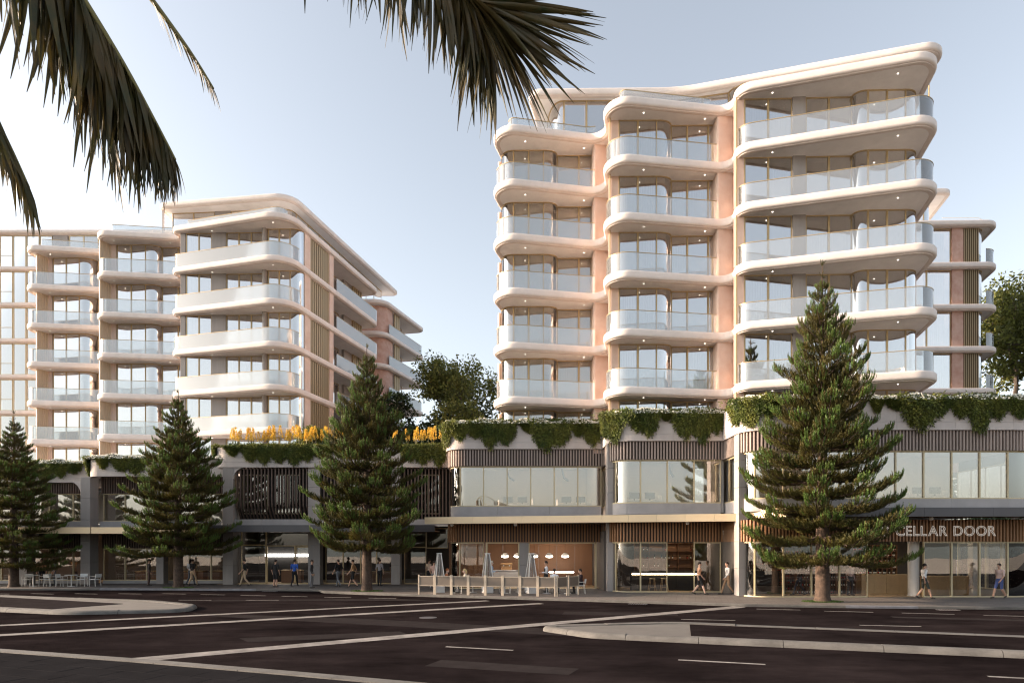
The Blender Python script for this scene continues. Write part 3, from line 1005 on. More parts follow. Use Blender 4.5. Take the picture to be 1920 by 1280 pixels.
typ.append(MB().box(-14.2, -13.4, 67.2, 68.6, z0, z1).build('wall_panel', 'concrete', lr))
typ += balustrade(lr, cut(QP, (-12.3, 66.6), (-10.2, 73.0)), z0, gm='glass_frit')
typ.append(MB().box(-17, -14.4, 70, 74, z0, z1).build('interior_wall', 'room', lr))
stack(typ, lr, [-FH * k for k in range(1, 6)])
# ------------------------------------------------------------------ retail podiums
def battens(root, P, z0, z1, m, pitch=.17, w=.075, d=.11, back='backing', name='batten_screen'):
    S = sample(P, pitch)
    N = norms(S)
    mb = MB()
    for (x, y), n in zip(S, N):
        n = n.normalized()
        t = Vector((-n.y, n.x)) * w / 2
        vs = []
        for z in (z0, z1):
            for a, b in ((-1, 0), (1, 0), (1, 1), (-1, 1)):
                vs.append((x + t.x * a + n.x * d * b, y + t.y * a + n.y * d * b, z))
        mb.add(vs, [(3, 2, 1, 0), (4, 5, 6, 7), (0, 1, 5, 4), (1, 2, 6, 5), (2, 3, 7, 6), (3, 0, 4, 7)])
    bk = MB().band(P, -.08, -.01, z0 + .02, z1 - .01).build(name.replace('screen', 'backing'), back, root, 40)
    o = mb.build(name, m, bk)
    o.location = (0, 0, 0)
    o['kind'] = 'stuff'
    return bk

def panels(root, P, d0, d1, z0, z1, ln, m, name='concrete_panel', gap=.01):
    L = plen(P)
    n = max(1, round(L / ln))
    for i in range(n):
        MB().band(sub(P, L * i / n + gap / 2, L * (i + 1) / n - gap / 2), d0, d1, z0, z1).build(name, m, root, 40)

def shopfront(root, P, z0, z1, gm, ln=1.45, fm='gold_pale', skip=(), mw=.07, transom=None):
    L = plen(P)
    n = max(1, round(L / ln))
    for i in range(n):
        if i in skip:
            continue
        seg = sub(P, L * i / n, L * (i + 1) / n)
        f = MB()
        for q, r_ in ((seg[0], seg[1]), (seg[-1], seg[-2])):
            dv = (Vector(r_) - Vector(q)).normalized() * (mw * .26)
            e_ = Vector(q) + dv
            f.bar((*e_, z0 + .001), (*e_, z1 - .001), mw * .5, .12) if abs(dv.x) < abs(dv.y) else f.box(e_.x - mw * .25, e_.x + mw * .25, e_.y - .06, e_.y + .06, z0 + .001, z1 - .001)
        f.band(seg, -.05, .05, z1 - .07, z1).band(seg, -.05, .05, z0, z0 + .06)
        if transom:
            f.band(seg, -.05, .05, transom, transom + .07)
        w = f.build('window_frame', fm, root, 40)
        a = sub(seg, .03, plen(seg) - .03)
        j = _rng.uniform(-.006, .006)
        g = MB().band(a, -.012 + j, .012 + j, z0 + .06, z1 - .07).build('pane', gm, w, 40)
        g.location = (0, 0, 0)

def column(root, x0, x1, y0, y1, z0, z1, m='concrete'):
    n = max(1, round((z1 - z0) / 1.35))
    for i in range(n):
        a, b = z0 + (z1 - z0) * i / n, z0 + (z1 - z0) * (i + 1) / n
        MB().rbox(x0, x1, y0, y1, a + .004, b - .004, .012).build('column_block', m, root)

def spandrel(root, x, y, zt, r, t=.35, flip=1, m='parapet'):
    """curved haunch where a column meets the parapet"""
    prof = [(0, 0), (0, -r * 1.05)] + [(r - r * math.cos(a), -r + r * math.sin(a)) for a in [k * math.pi / 2 / 8 for k in range(9)]]
    vs = [(x + flip * u, y, zt + w) for u, w in prof] + [(x + flip * u, y + t, zt + w) for u, w in prof]
    n = len(prof)
    fs = [tuple(range(n)), tuple(range(2 * n - 1, n - 1, -1))] + [((i + 1) % n, i, n + i, n + (i + 1) % n) for i in range(n)]
    MB().add(vs, fs).build('haunch', m, root, 40)

rp = building('retail_podium', 'two storey right-hand shop podium with curved bays below the tower', 'shop building', (10, 36, 0))
BAYS = {
    'A': dict(C=[(11.75, 37, 0), (11.75, 32.3, 1.3), (28.7, 32.3, 3.8), (29.6, 42, 0)], cr=28.7),
    'B': dict(C=[(5.45, 41, 0), (5.45, 35.7, 1.3), (11.74, 35.7, 0)], cr=None),
    'C': dict(C=[(-4.1, 46, 0), (-4.1, 38.7, 1.3), (5.44, 38.7, 0)], cr=None)}
PAR = {}
for k, b in BAYS.items():
    P = fillet(b['C'], False, 10)
    b['P'] = P
    PAR[k] = P
    zt = 10.1
    panels(rp, P, -.3, 0, 8.98, zt, 3.1, 'parapet')
    panels(rp, P, -.32, .012, 8.58, 8.97, 3.1, 'parapet', 'edge_beam')
    W = offset(P, -.32)
    L = plen(W)
    battens(rp, offset(P, -.2), 7.56, 8.58, 'batten_pale')
    shopfront(rp, W, 5.12, 7.56, 'glass_pod', 1.42)
    panels(rp, W, -.28, .05, 4.5, 5.12, 3.0, 'beam', 'sill_beam')
    battens(rp, offset(P, -.2), 2.95, 4.06, 'batten_warm')
W = offset(BAYS['A']['P'], -.32)
LA = plen(W)
shopfront(rp, W, .12, 2.95, 'glass_shop', 1.42, skip=(7, 8))
W = offset(BAYS['B']['P'], -.32)
shopfront(rp, W, .12, 2.95, 'glass_shop', 1.42, skip=(5,))
W = offset(BAYS['C']['P'], -.32)
shopfront(rp, sub(W, 4.2, 8.6), .12, 2.95, 'glass_shop', 1.45)
shopfront(rp, sub(W, 0, 4.2), .12, 2.95, 'glass_shop', 1.45)
for x in (-1.55, .42, 1.02, 5.1):
    MB().box(x - .05, x + .05, 38.98, 39.12, .12, 2.95).build('door_post', 'gold_pale', rp)
MB().box(-1.5, .4, 38.98, 39.12, 2.87, 2.95).box(-1.5, 5.1, 38.96, 39.14, .12, .15).box(1.0, 5.1, 38.98, 39.12, 2.87, 2.95).build('door_track', 'gold_pale', rp)
column(rp, .45, 1.0, 38.9, 39.45, .12, 2.95)
# columns between the bays
column(rp, 11.80, 12.28, 33.3, 34.0, .12, 8.6)
column(rp, 5.47, 5.92, 36.7, 37.4, .12, 8.6)
spandrel(rp, 12.28, 33.32, 8.6, .9)
spandrel(rp, 5.92, 36.72, 8.6, .9)
column(rp, 24.2, 24.6, 33.6, 34.0, .12, 4.0, 'room_light')
# canopies: fascia panels over a thin slab
def canopy(root, a, b, z0, z1, back, mf, ln=1.55, nm='canopy_fascia'):
    a, b = Vector(a), Vector(b)
    d = (b - a).normalized()
    n = Vector((d.y, -d.x))
    L = (b - a).length
    k = max(1, round(L / ln))
    for i in range(k):
        p, q = a + d * (L * i / k + .004), a + d * (L * (i + 1) / k - .004)
        MB().bar((*p, (z0 + z1) / 2), (*q, (z0 + z1) / 2), .05, z1 - z0).build(nm, mf, root)
    a2, b2 = a - n * .03, b - n * .03
    MB().prism([(a2.x, a2.y), (b2.x, b2.y), (b2.x, back), (a2.x, back)], z0 + .03, z0 + .10).build('canopy_soffit', 'canopy_soffit', root)
    MB().prism([(a2.x, a2.y), (b2.x, b2.y), (b2.x, back), (a2.x, back)], z1 - .08, z1 - .02).build('canopy_roof', 'canopy_dark', root)
canopy(rp, (-5.2, 38.1), (12.2, 33.65), 4.03, 4.43, 39.3, 'canopy_metal')
canopy(rp, (12.25, 33.6), (13.4, 31.25), 4.16, 4.60, 33.6, 'canopy_metal', 1.3)
canopy(rp, (13.4, 31.2), (30, 31.0), 4.16, 4.60, 33.0, 'canopy_dark', 3.2)
for x, y in ((.2, 37.4), (9.6, 35.0), (20.9, 31.9), (-3.6, 38.2)):
    MB().lathe([(.08, 0), (.10, -.05), (.10, -.12), (.06, -.17)], (x, y, 4.06 if x < 12 else 4.18), 12).build('canopy_light', 'white_metal', rp, 40)
# floors, ceilings and rooms
def poly(P, back):
    return P + [(P[-1][0], back), (P[0][0], back)]
for k, b in BAYS.items():
    P = offset(b['P'], -.4)
    bk = 44.5 if k != 'C' else 47
    MB().prism(poly(P, bk), 4.5, 4.62).build('upper_floor', 'room_light', rp)
    MB().prism(poly(P, bk), 8.17, 8.28).build('ceiling', 'room_light', rp)
    MB().prism(poly(P, bk), 8.3, 8.45).build('roof_deck', 'beam', rp)
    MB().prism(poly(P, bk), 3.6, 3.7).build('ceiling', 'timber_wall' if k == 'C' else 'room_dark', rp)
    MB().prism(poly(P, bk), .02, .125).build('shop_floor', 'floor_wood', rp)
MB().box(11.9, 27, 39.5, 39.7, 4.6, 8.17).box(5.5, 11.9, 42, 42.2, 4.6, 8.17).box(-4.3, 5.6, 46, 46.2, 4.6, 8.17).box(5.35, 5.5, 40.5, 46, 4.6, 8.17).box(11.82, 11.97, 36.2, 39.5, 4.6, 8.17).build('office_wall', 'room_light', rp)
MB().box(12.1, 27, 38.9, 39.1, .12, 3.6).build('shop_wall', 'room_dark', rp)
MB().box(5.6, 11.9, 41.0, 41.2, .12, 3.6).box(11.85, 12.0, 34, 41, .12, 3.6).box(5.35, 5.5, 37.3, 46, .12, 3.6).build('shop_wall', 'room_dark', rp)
for i in range(8):
    MB().box(-4.2 + i * 1.2, -3.02 + i * 1.2, 42.7, 42.8, .12, 3.6).build('wall_panel', 'timber_wall', rp)

# ---- left podium
lp = building('retail_podium', 'lower left-hand shop podium with dark vertical fins and concrete columns', 'shop building', (-20, 44, 0))
# planter bay D
PD = fillet([(-20.2, 47, 0), (-20.2, 43.0, 1.0), (-4.0, 43.0, 0)], False, 8)
PAR['D'] = PD
panels(lp, PD, -.3, 0, 8.35, 9.35, 3.4, 'parapet')
panels(lp, PD, -.32, .012, 8.0, 8.34, 3.4, 'parapet', 'edge_beam')
panels(lp, offset(PD, -.25), -.3, 0, 4.1, 4.52, 3.4, 'beam', 'sill_beam')
# curved vertical fins, each its own piece
def fin_mesh(bow):
    prof = []
    for k in range(9):
        t = k / 8
        z = 4.52 + 3.48 * t
        y = bow * (max(0, .35 - t) / .35) ** 2 * .55 - (.12 if t > .2 else 0) * bow
        prof.append((y, z))
    vs = []
    for y, z in prof:
        vs += [(-.04, y - .09, z), (.04, y - .09, z), (.04, y + .09, z), (-.04, y + .09, z)]
    fs = [(3, 2, 1, 0), (32, 33, 34, 35)]
    for i in range(8):
        for a in range(4):
            c = (a + 1) % 4
            fs.append((i * 4 + a, i * 4 + c, i * 4 + 4 + c, i * 4 + 4 + a))
    return MB().add(vs, fs).mesh('facade_fin', 'batten_dark')
fm1, fm2 = fin_mesh(1.0), fin_mesh(.0)
x = -18.55
while x < -4.2:
    if not (-13.75 < x < -12.85 or -8.2 < x < -7.5):
        put('facade_fin', fm1 if x < -7.5 else fm2, lp, Vector((x, 43.35, 0)) - BASE[lp.name])
    x += .235
MB().box(-18.7, -4.0, 43.95, 44.05, 4.5, 8.0).build('fin_backing', 'dark', lp)
for x0 in (-18.4, -16.2, -11.8, -6.6):
    shopfront(lp, [(x0, 43.8), (x0 + 1.7, 43.8)], 4.9, 7.6, 'glass_pod', .85)
column(lp, -19.45, -18.75, 43.02, 43.75, .12, 8.0)
column(lp, -13.75, -12.95, 43.15, 43.9, .12, 8.0)
column(lp, -8.15, -7.55, 43.15, 43.9, .12, 8.0)
spandrel(lp, -18.75, 43.05, 8.0, .8)
canopy(lp, (-19.6, 41.2), (-4.9, 40.6), 3.62, 4.06, 43.3, 'canopy_dark', 3.3)
# shopfronts of bay D
for xa, xb, tr in ((-18.6, -16.9, 2.75), (-16.9, -13.85, 2.75), (-12.8, -10.4, 2.75), (-10.4, -8.2, 2.75), (-7.4, -5.9, 2.6), (-5.9, -4.4, 2.6)):
    if xa == -16.9:      # open doorway below a transom light
        shopfront(lp, [(xa, 44.0), (xb, 44.0)], 2.7, 3.95, 'glass_shop', 3.1, 'gold')
        MB().box(-14.95, -14.85, 43.94, 44.06, .12, 2.7).box(-16.9, -16.8, 43.94, 44.06, .12, 2.7).box(-16.9, -14.85, 43.94, 44.06, .12, .16).build('door_frame', 'gold', lp)
        shopfront(lp, [(-14.8, 44.0), (xb, 44.0)], .12, 2.68, 'glass_shop', 1.0, 'gold')
    elif xa == -5.9:
        shopfront(lp, [(xa, 44.0), (xb, 44.0)], 2.55, 3.95, 'glass_shop', 3.1, 'gold')
    else:
        shopfront(lp, [(xa, 44.0), (xb, 44.0)], .12, 3.95, 'glass_shop', 1.25, 'gold', transom=tr)
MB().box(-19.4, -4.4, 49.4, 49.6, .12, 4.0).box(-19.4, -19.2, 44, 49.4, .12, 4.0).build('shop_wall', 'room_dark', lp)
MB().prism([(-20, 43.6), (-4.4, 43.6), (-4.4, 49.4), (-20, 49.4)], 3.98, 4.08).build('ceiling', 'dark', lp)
MB().prism([(-20, 43.3), (-4.5, 43.3), (-4.5, 49.4), (-20, 49.4)], .02, .124).build('shop_floor', 'floor_wood', lp)
MB().prism([(-20, 43.4), (-4.4, 43.4), (-4.4, 50), (-20, 50)], 8.4, 8.5).build('roof_deck', 'beam', lp)
MB().box(-17.75, -14.35, 46.0, 46.2, 1.95, 2.15).build('light_bar', 'led_white', lp)
MB().box(-18.3, -14.0, 46.25, 46.35, .12, 3.9).build('shop_wall', 'dark', lp)
# bay E: two window bays with flared columns
for nm, C, zb, zt in (('E2', [(-28.9, 47, 0), (-28.9, 43.25, .9), (-19.5, 43.25, 0)], 7.42, 8.62), ('E1', [(-60, 44.2, 0), (-28.95, 44.2, 0)], 7.1, 8.4)):
    P = fillet(C, False, 7)
    PAR[nm] = P
    panels(lp, P, -.3, 0, zb + .32, zt, 3.2, 'parapet')
    panels(lp, P, -.32, .012, zb, zb + .31, 3.2, 'parapet', 'edge_beam')
    W = [(P[0][0] if nm == 'E1' else -28.5, 44.7), (P[-1][0], 44.7)]
    battens(lp, [(a, b - .12) for a, b in W], 6.36, zb + .2, 'batten_dark')
    if nm == 'E1':
        W = [(-44, 44.7), (-28.95, 44.7)]
    shopfront(lp, W, 4.42, 6.36, 'glass_pod', 1.6)
    panels(lp, [(a, b - .5) for a, b in W], -.6, 0, 4.0, 4.42, 3.2, 'beam', 'sill_beam')
    battens(lp, [(a, b - .12) for a, b in W], 2.55, 3.55, 'batten_dark')
    shopfront(lp, W if nm == 'E2' else [(-44, 44.7), (-31.0, 44.7)] if False else W, .3, 2.55, 'glass_shop', 1.6)
    MB().box(W[0][0], W[1][0], 44.55, 44.85, .1, .3).build('plinth', 'beam', lp)
column(lp, -29.2, -28.55, 43.3, 44.2, .12, 7.4)
column(lp, -33.4, -32.75, 43.2, 44.0, .12, 7.1)
column(lp, -24.3, -23.8, 43.7, 44.3, .12, 7.4)
spandrel(lp, -29.2, 43.32, 7.1, .9, flip=-1)
canopy(lp, (-60, 41.5), (-27.2, 41.3), 3.52, 3.93, 44.6, 'canopy_metal', 2.6)
canopy(lp, (-27.15, 41.3), (-19.7, 41.25), 3.52, 3.93, 44.6, 'canopy_metal', 2.5)
for x in (-32.5, -31.3):
    MB().lathe([(.08, 0), (.10, -.04), (.10, -.10), (.06, -.14)], (x, 42.2, 3.54), 12).build('canopy_light', 'white_metal', lp, 40)
MB().box(-45, -19.5, 48.5, 48.7, 4.4, 7.1).build('office_wall', 'room_light', lp)
MB().box(-45, -19.5, 49.0, 49.2, .12, 4.0).build('shop_wall', 'room_dark', lp)
MB().prism([(-45, 44.7), (-19.5, 44.7), (-19.5, 49), (-45, 49)], 4.0, 4.2).build('upper_floor', 'room_light', lp)
MB().prism([(-45, 44.7), (-19.5, 44.7), (-19.5, 49), (-45, 49)], 6.5, 6.6).build('ceiling', 'room_light', lp)
MB().prism([(-45, 44.9), (-19.5, 44.9), (-19.5, 49), (-45, 49)], .02, .13).build('shop_floor', 'floor_wood', lp)
MB().prism([(-60, 44.6), (-19.5, 44.6), (-19.5, 53), (-60, 53)], 7.6, 7.7).build('roof_deck', 'beam', lp)
for i in range(4):
    curtain(lp, (-32.6 + i * .9, 44.9), (-31.9 + i * .9, 44.9), 4.45, 6.3)
# pavement continues under the shop line
tag(MB().prism([(-70, 43.9), (60, 43.9), (60, 60), (-70, 60)], -.02, .115).build('podium_base', 'paver'), 'paved base under the shops', kind='structure')

# ---- shop sign
def sign(word, size, loc, name='shop_sign'):
    t = thing(name, 'pale outlined sign lettering reading CELLAR DOOR on timber battens', 'sign', loc)
    x = 0
    for ch in word:
        if ch == ' ':
            x += size * .34
            continue
        cu = bpy.data.curves.new('c', 'FONT')
        cu.body = ch
        cu.size = size
        cu.fill_mode = 'NONE'
        cu.bevel_depth = .015
        cu.bevel_resolution = 1
        cu.resolution_u = 5
        ob = bpy.data.objects.new('t', cu)
        COL.objects.link(ob)
        dg = bpy.context.evaluated_depsgraph_get()
        me = bpy.data.meshes.new_from_object(ob.evaluated_get(dg))
        w = ob.dimensions.x
        bpy.data.objects.remove(ob, do_unlink=True)
        me.materials.clear()
        me.materials.append(M['sign_glow'])
        xs = [v.co.x for v in me.vertices]
        l = put('letter', me, t, (x - min(xs), 0, 0))
        l.rotation_euler = (R(90), 0, 0)
        x += max(xs) - min(xs) + size * .085
    return t
sign('SED CELLAR DOOR', .70, (17.85, 32.27, 3.25))

# added glowing strips, out of sight, that brighten shops and offices
for x, y, z in ((13.6, 34.2, 3.58), (15.8, 34.0, 3.58), (18.0, 34.4, 3.58), (20.2, 34.6, 3.58), (22.4, 34.4, 3.58), (24.4, 34.6, 3.58), (7.2, 38.6, 3.58), (9.2, 38.6, 3.58), (11.0, 38.0, 3.58),
                (-1.5, 40.5, 8.15), (1.5, 40.5, 8.15), (4.0, 40.5, 8.15), (7.5, 37.5, 8.15), (10, 37.5, 8.15), (14.5, 34.5, 8.15), (17.5, 34.5, 8.15), (20.5, 34.5, 8.15), (23.5, 34.5, 8.15), (-2.6, 40.6, 3.58), (-.2, 40.0, 3.58), (2.4, 41.4, 3.58), (4.3, 40.2, 3.58)):
    MB().box(x - .5, x + .5, y - .06, y + .06, z - .04, z).build('added_room_strip', 'room_fill_glow', rp)
for x, y, z in ((-27.0, 46.0, 3.95), (-24.8, 46.2, 3.95), (-22.0, 46.2, 3.95)):
    MB().box(x - .5, x + .5, y - .06, y + .06, z - .04, z).build('added_room_strip', 'room_fill_glow', lp)
# ------------------------------------------------------------------ Norfolk pines
def tube_np(pts, rs, n=5):
    mb = MB()
    mb.tube(pts, rs, n, cap=False)
    return mb

def proto_spray(rng, tip):
    """one upswept branchlet along +X, unit length, with short needles: triangles"""
    V, F = [], []
    def tri(a, b, c):
        k = len(V); V.extend([a, b, c]); F.append((k, k + 1, k + 2))
    up = .34
    def at(t): return np.array([t * (1 - .12 * t), 0, up * t * t])
    ns = 26
    for i in range(ns):
        t = .04 + .96 * i / ns
        p = at(t)
        a = rng.uniform(0, 2 * math.pi)
        rad = np.array([0, math.cos(a), math.sin(a)])
        ln = .22 * (1 - .35 * t) * rng.uniform(.8, 1.2)
        d = np.array([.75, 0, up * t * 1.4]) * ln + rad * ln * .62
        s = np.cross(d, rng.normal(size=3))
        s = s / np.linalg.norm(s) * .034
        tri(p - s, p + s, p + d)
    for k in range(3):
        a = k * 2.1
        o = np.array([0, math.cos(a), math.sin(a)]) * .030
        o2 = np.array([0, math.cos(a + 2.1), math.sin(a + 2.1)]) * .030
        for t0, t1 in ((0, .5), (.5, 1)):
            w1 = 1 - t1 * .8
            tri(at(t0) + o, at(t0) + o2, at(t1) + o * w1)
            tri(at(t0) + o2, at(t1) + o2 * w1, at(t1) + o * w1)
    return np.array(V), np.array(F)

def pine_mesh(seed, H, rad, zlow, dens=1.0, power=.8):
    """trunk + limbs and crown meshes of a Norfolk pine of height H"""
    rng = np.random.default_rng(seed)
    prot = [proto_spray(rng, 0) for _ in range(4)]
    Vs, Fs, Ms = [], [], []
    nv = 0
    limbs = MB()
    z = zlow
    tier = 0
    while z < H - .9:
        f = (z - zlow) / (H - zlow)
        rmax = rad * (1 - f) ** (power + .25 * f) * (1.0 if f > .12 else .86 + f)
        rmax = max(rmax, .30)
        nb = 8 if f < .6 else 6 if f < .85 else 5
        a0 = rng.uniform(0, 6.28)
        for b in range(nb):
            az = a0 + b * 2 * math.pi / nb + rng.uniform(-.22, .22)
            L = rmax * rng.uniform(.68, 1.16)
            rise = (-.10 + .85 * f ** 1.5) + rng.uniform(-.06, .06)
            zz = z + rng.uniform(-.09, .09)
            out = np.array([math.cos(az), math.sin(az), 0])
            sd = np.array([-math.sin(az), math.cos(az), 0])
            def axis(t):
                return np.array([0, 0, zz]) + out * (L * t) + np.array([0, 0, L * (rise * t - .10 * math.sin(t * 3.0) * (1 - f) + .16 * t ** 3)])
            r0 = .018 + .017 * L
            limbs.tube([axis(t) for t in (0, .33, .66, 1)], [r0, r0 * .7, r0 * .45, .012], 5, cap=False)
            n = int((16 + 50 * L) * dens)
            for i in range(n):
                t = .14 + .86 * rng.uniform(0, 1) ** .75
                p = axis(t)
                tang = axis(min(1, t + .05)) - axis(t - .05)
                tang /= np.linalg.norm(tang)
                k = rng.choice([-1, 1])
                up = np.array([0, 0, 1.0])
                wd = .85 * (1 - .75 * t) + .14
                spread = rng.uniform(.2, 1.0)
                # secondary side shoots: displace the base sideways
                p = p + sd * k * rng.uniform(0, 1) * wd * min(1, L / 2) * .9 + up * rng.uniform(-.05, .06)
                d = tang * rng.uniform(.5, 1.0) + sd * k * spread * (1 - .45 * t) + up * rng.uniform(.05, .62)
                if t > .93:
                    d = tang + sd * k * rng.uniform(0, .5) + up * rng.uniform(.1, .6)
                d /= np.linalg.norm(d)
                ln = rng.uniform(.34, .60) * (1.0 - .28 * t) * min(1, .45 + L / 3)
                zax = up - d * d.dot(up)
                zax = zax / (np.linalg.norm(zax) + 1e-6)
                yax = np.cross(zax, d)
                Mx = np.stack([d, yax, zax], 1) * ln
                V, F = prot[rng.integers(4)]
                Vs.append(V @ Mx.T + p)
                Fs.append(F + nv)
                nv += len(V)
                Ms.append(np.full(len(F), 1 if (t > .86 and rng.random() < .75) or rng.random() < .04 else 0))
        z += (.68 - .34 * f) * rng.uniform(.82, 1.18) * max(.75, H / 14)
        tier += 1
    # leader tuft
    for i in range(14):
        d = np.array([rng.normal() * (.9 if i < 7 else .5), rng.normal() * .5, 1.0]); d /= np.linalg.norm(d)
        yx = np.cross([0, 1, .1], d); yx /= np.linalg.norm(yx)
        Mx = np.stack([d, np.cross(d, yx), yx], 1) * .3
        V, F = prot[i % 4]
        Vs.append(V @ Mx.T + np.array([0, 0, H - (.62 if i < 7 else .12) + .01 * i])); Fs.append(F + nv); nv += len(V)
        Ms.append(np.zeros(len(F), int))
    crown = fin(npmesh('crown', np.concatenate(Vs), np.concatenate(Fs), np.concatenate(Ms)), ['needle', 'needle_tip'])
    r0 = .021 * H
    limbs.tube([(0, 0, -.05), (0, 0, .35), (0, 0, H * .3), (.02, 0, H * .65), (0, .02, H * .9), (0, 0, H)], [r0 * 1.25, r0, r0 * .78, r0 * .42, .05, .015], 12)
    return limbs.mesh('trunk', 'bark', 50), crown

def pine(name, meshes, loc, sc, rz, label):
    t = thing(name, label, 'tree', loc, rz, 'pine trees along the footpath')
    for n, me in zip(('trunk', 'crown'), meshes):
        o = put(n, me, t, (0, 0, 0))
    t.scale = sc
    return t
pm1 = pine_mesh(3, 15.7, 4.45, 2.2, 1.1, .86)
pm2 = pine_mesh(11, 14.0, 4.0, 2.7, 1.1, .80)
pine('pine_tree', pm1, (14.5, 29.9, .12), (1, 1, 1), .3, 'tallest pine, standing before the sign on the right')
pine('pine_tree', pm2, (-8.35, 36.8, .12), (1, 1, 1), 1.1, 'middle pine left of the cafe screens')
pine('pine_tree', pm2, (-20.7, 39.7, .12), (1.0, 1.0, .865), 3.4, 'shorter pine in front of the left shop columns')
pine('pine_tree', pm1, (-31.6, 40.6, .12), (.87, .87, .70), 4.6, 'pine cut off by the left picture edge')
rngp = np.random.default_rng(2)
for (x, y, l) in ((14.5, 29.9, 'tuft of grass round the tallest pine trunk'), (-8.35, 36.8, 'tuft of grass round the middle pine trunk'), (-20.7, 39.7, 'tuft of grass round the shorter left pine trunk')):
    n = 900
    a = rngp.uniform(0, 6.28, n); r = .2 + .75 * rngp.uniform(0, 1, n) ** .6
    C = np.stack([r * np.cos(a), r * np.sin(a) * .55, np.full(n, .03)], 1)
    A = np.stack([rngp.normal(0, .02, n), rngp.normal(0, .02, n), np.full(n, .045)], 1)
    B = np.stack([np.full(n, .008), rngp.normal(0, .004, n), np.zeros(n)], 1)
    tag(quads('grass', C, A, B, 'grass', None, None, (x, y, .12)), l, 'grass', kind='stuff')

# ------------------------------------------------------------------ broadleaf trees behind
def broadleaf(name, label, loc, H, spread, n, m='leaf', seed=1, leaf=.16, cz=.55, low=.3):
    rng = np.random.default_rng(seed)
    t = thing(name, label, 'tree', loc)
    br = MB()
    ends = []
    def grow(p, d, ln, r, lv):
        q = p + d * ln
        mid = (p + q) / 2 + rng.normal(size=3) * ln * .06
        br.tube([p, mid, q], [r, r * .8, r * .6], 6, cap=False)
        if lv >= 3:
            ends.append(q)
        if lv == 4:
            return
        for k in range(3 if lv else 5):
            v = d * (.75 if lv else .5) + rng.normal(size=3) * (.62 if lv else .55) + np.array([0, 0, .18])
            v /= np.linalg.norm(v)
            grow(q, v, ln * rng.uniform(.58, .80), r * .58, lv + 1)
    grow(np.zeros(3), np.array([0, 0, 1.0]), H * low, H * .018, 0)
    E = np.array(ends)
    # fit the crown to the wanted height and spread
    top = E[:, 2].max()
    sx_ = spread / max(1e-3, np.percentile(np.abs(E[:, :2]), 92)) * .82
    sz_ = (H - .5) / top
    S = np.array([sx_, sx_, sz_])
    br.v = [tuple(np.array(v) * S) for v in br.v]
    E = E * S
    br.build('trunk', 'bark_grey', t, 60)
    per = max(4, n // len(E))
    C = np.repeat(E, per, 0)
    cr = rng.uniform(.7, 1.9, len(E)).repeat(per)
    C = C + rnd_dirs(rng, len(C)) * (cr * rng.uniform(.15, 1, len(C)) ** .5)[:, None] * np.array([1, 1, .7]) * spread / 5.5
    A = rnd_dirs(rng, len(C)); A[:, 2] -= .35
    A *= leaf * rng.uniform(.6, 1.2, len(C))[:, None] / np.linalg.norm(A, axis=1)[:, None]
    B = np.cross(A, rnd_dirs(rng, len(C)))
    B *= (leaf * .42 / np.linalg.norm(B, axis=1))[:, None]
    quads('crown', C, A, B, m, None, t, (0, 0, 0))
    return t
broadleaf('broadleaf_tree', 'loose sunlit leafy tree standing between the two apartment buildings', (-5.4, 60.5, 0), 20.9, 5.6, 26000, 'leaf', 4, .19)
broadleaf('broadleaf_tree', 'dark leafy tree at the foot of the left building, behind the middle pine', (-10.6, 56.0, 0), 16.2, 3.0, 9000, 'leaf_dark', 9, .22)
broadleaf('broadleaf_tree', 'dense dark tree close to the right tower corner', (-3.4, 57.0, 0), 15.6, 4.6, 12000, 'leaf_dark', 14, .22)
broadleaf('broadleaf_tree', 'tall leafy tree at the right picture edge behind the podium', (44.5, 56.5, 0), 27.0, 7.6, 30000, 'leaf', 21, .23, low=.22)
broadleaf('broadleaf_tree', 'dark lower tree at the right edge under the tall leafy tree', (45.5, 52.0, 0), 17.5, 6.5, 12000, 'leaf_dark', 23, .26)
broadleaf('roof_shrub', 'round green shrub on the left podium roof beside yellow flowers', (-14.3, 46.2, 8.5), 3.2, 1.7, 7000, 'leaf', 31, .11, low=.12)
broadleaf('roof_shrub', 'dark green shrub on the left podium roof near the middle pine', (-11.2, 46.8, 8.5), 3.0, 1.6, 6000, 'leaf_dark', 33, .11, low=.12)

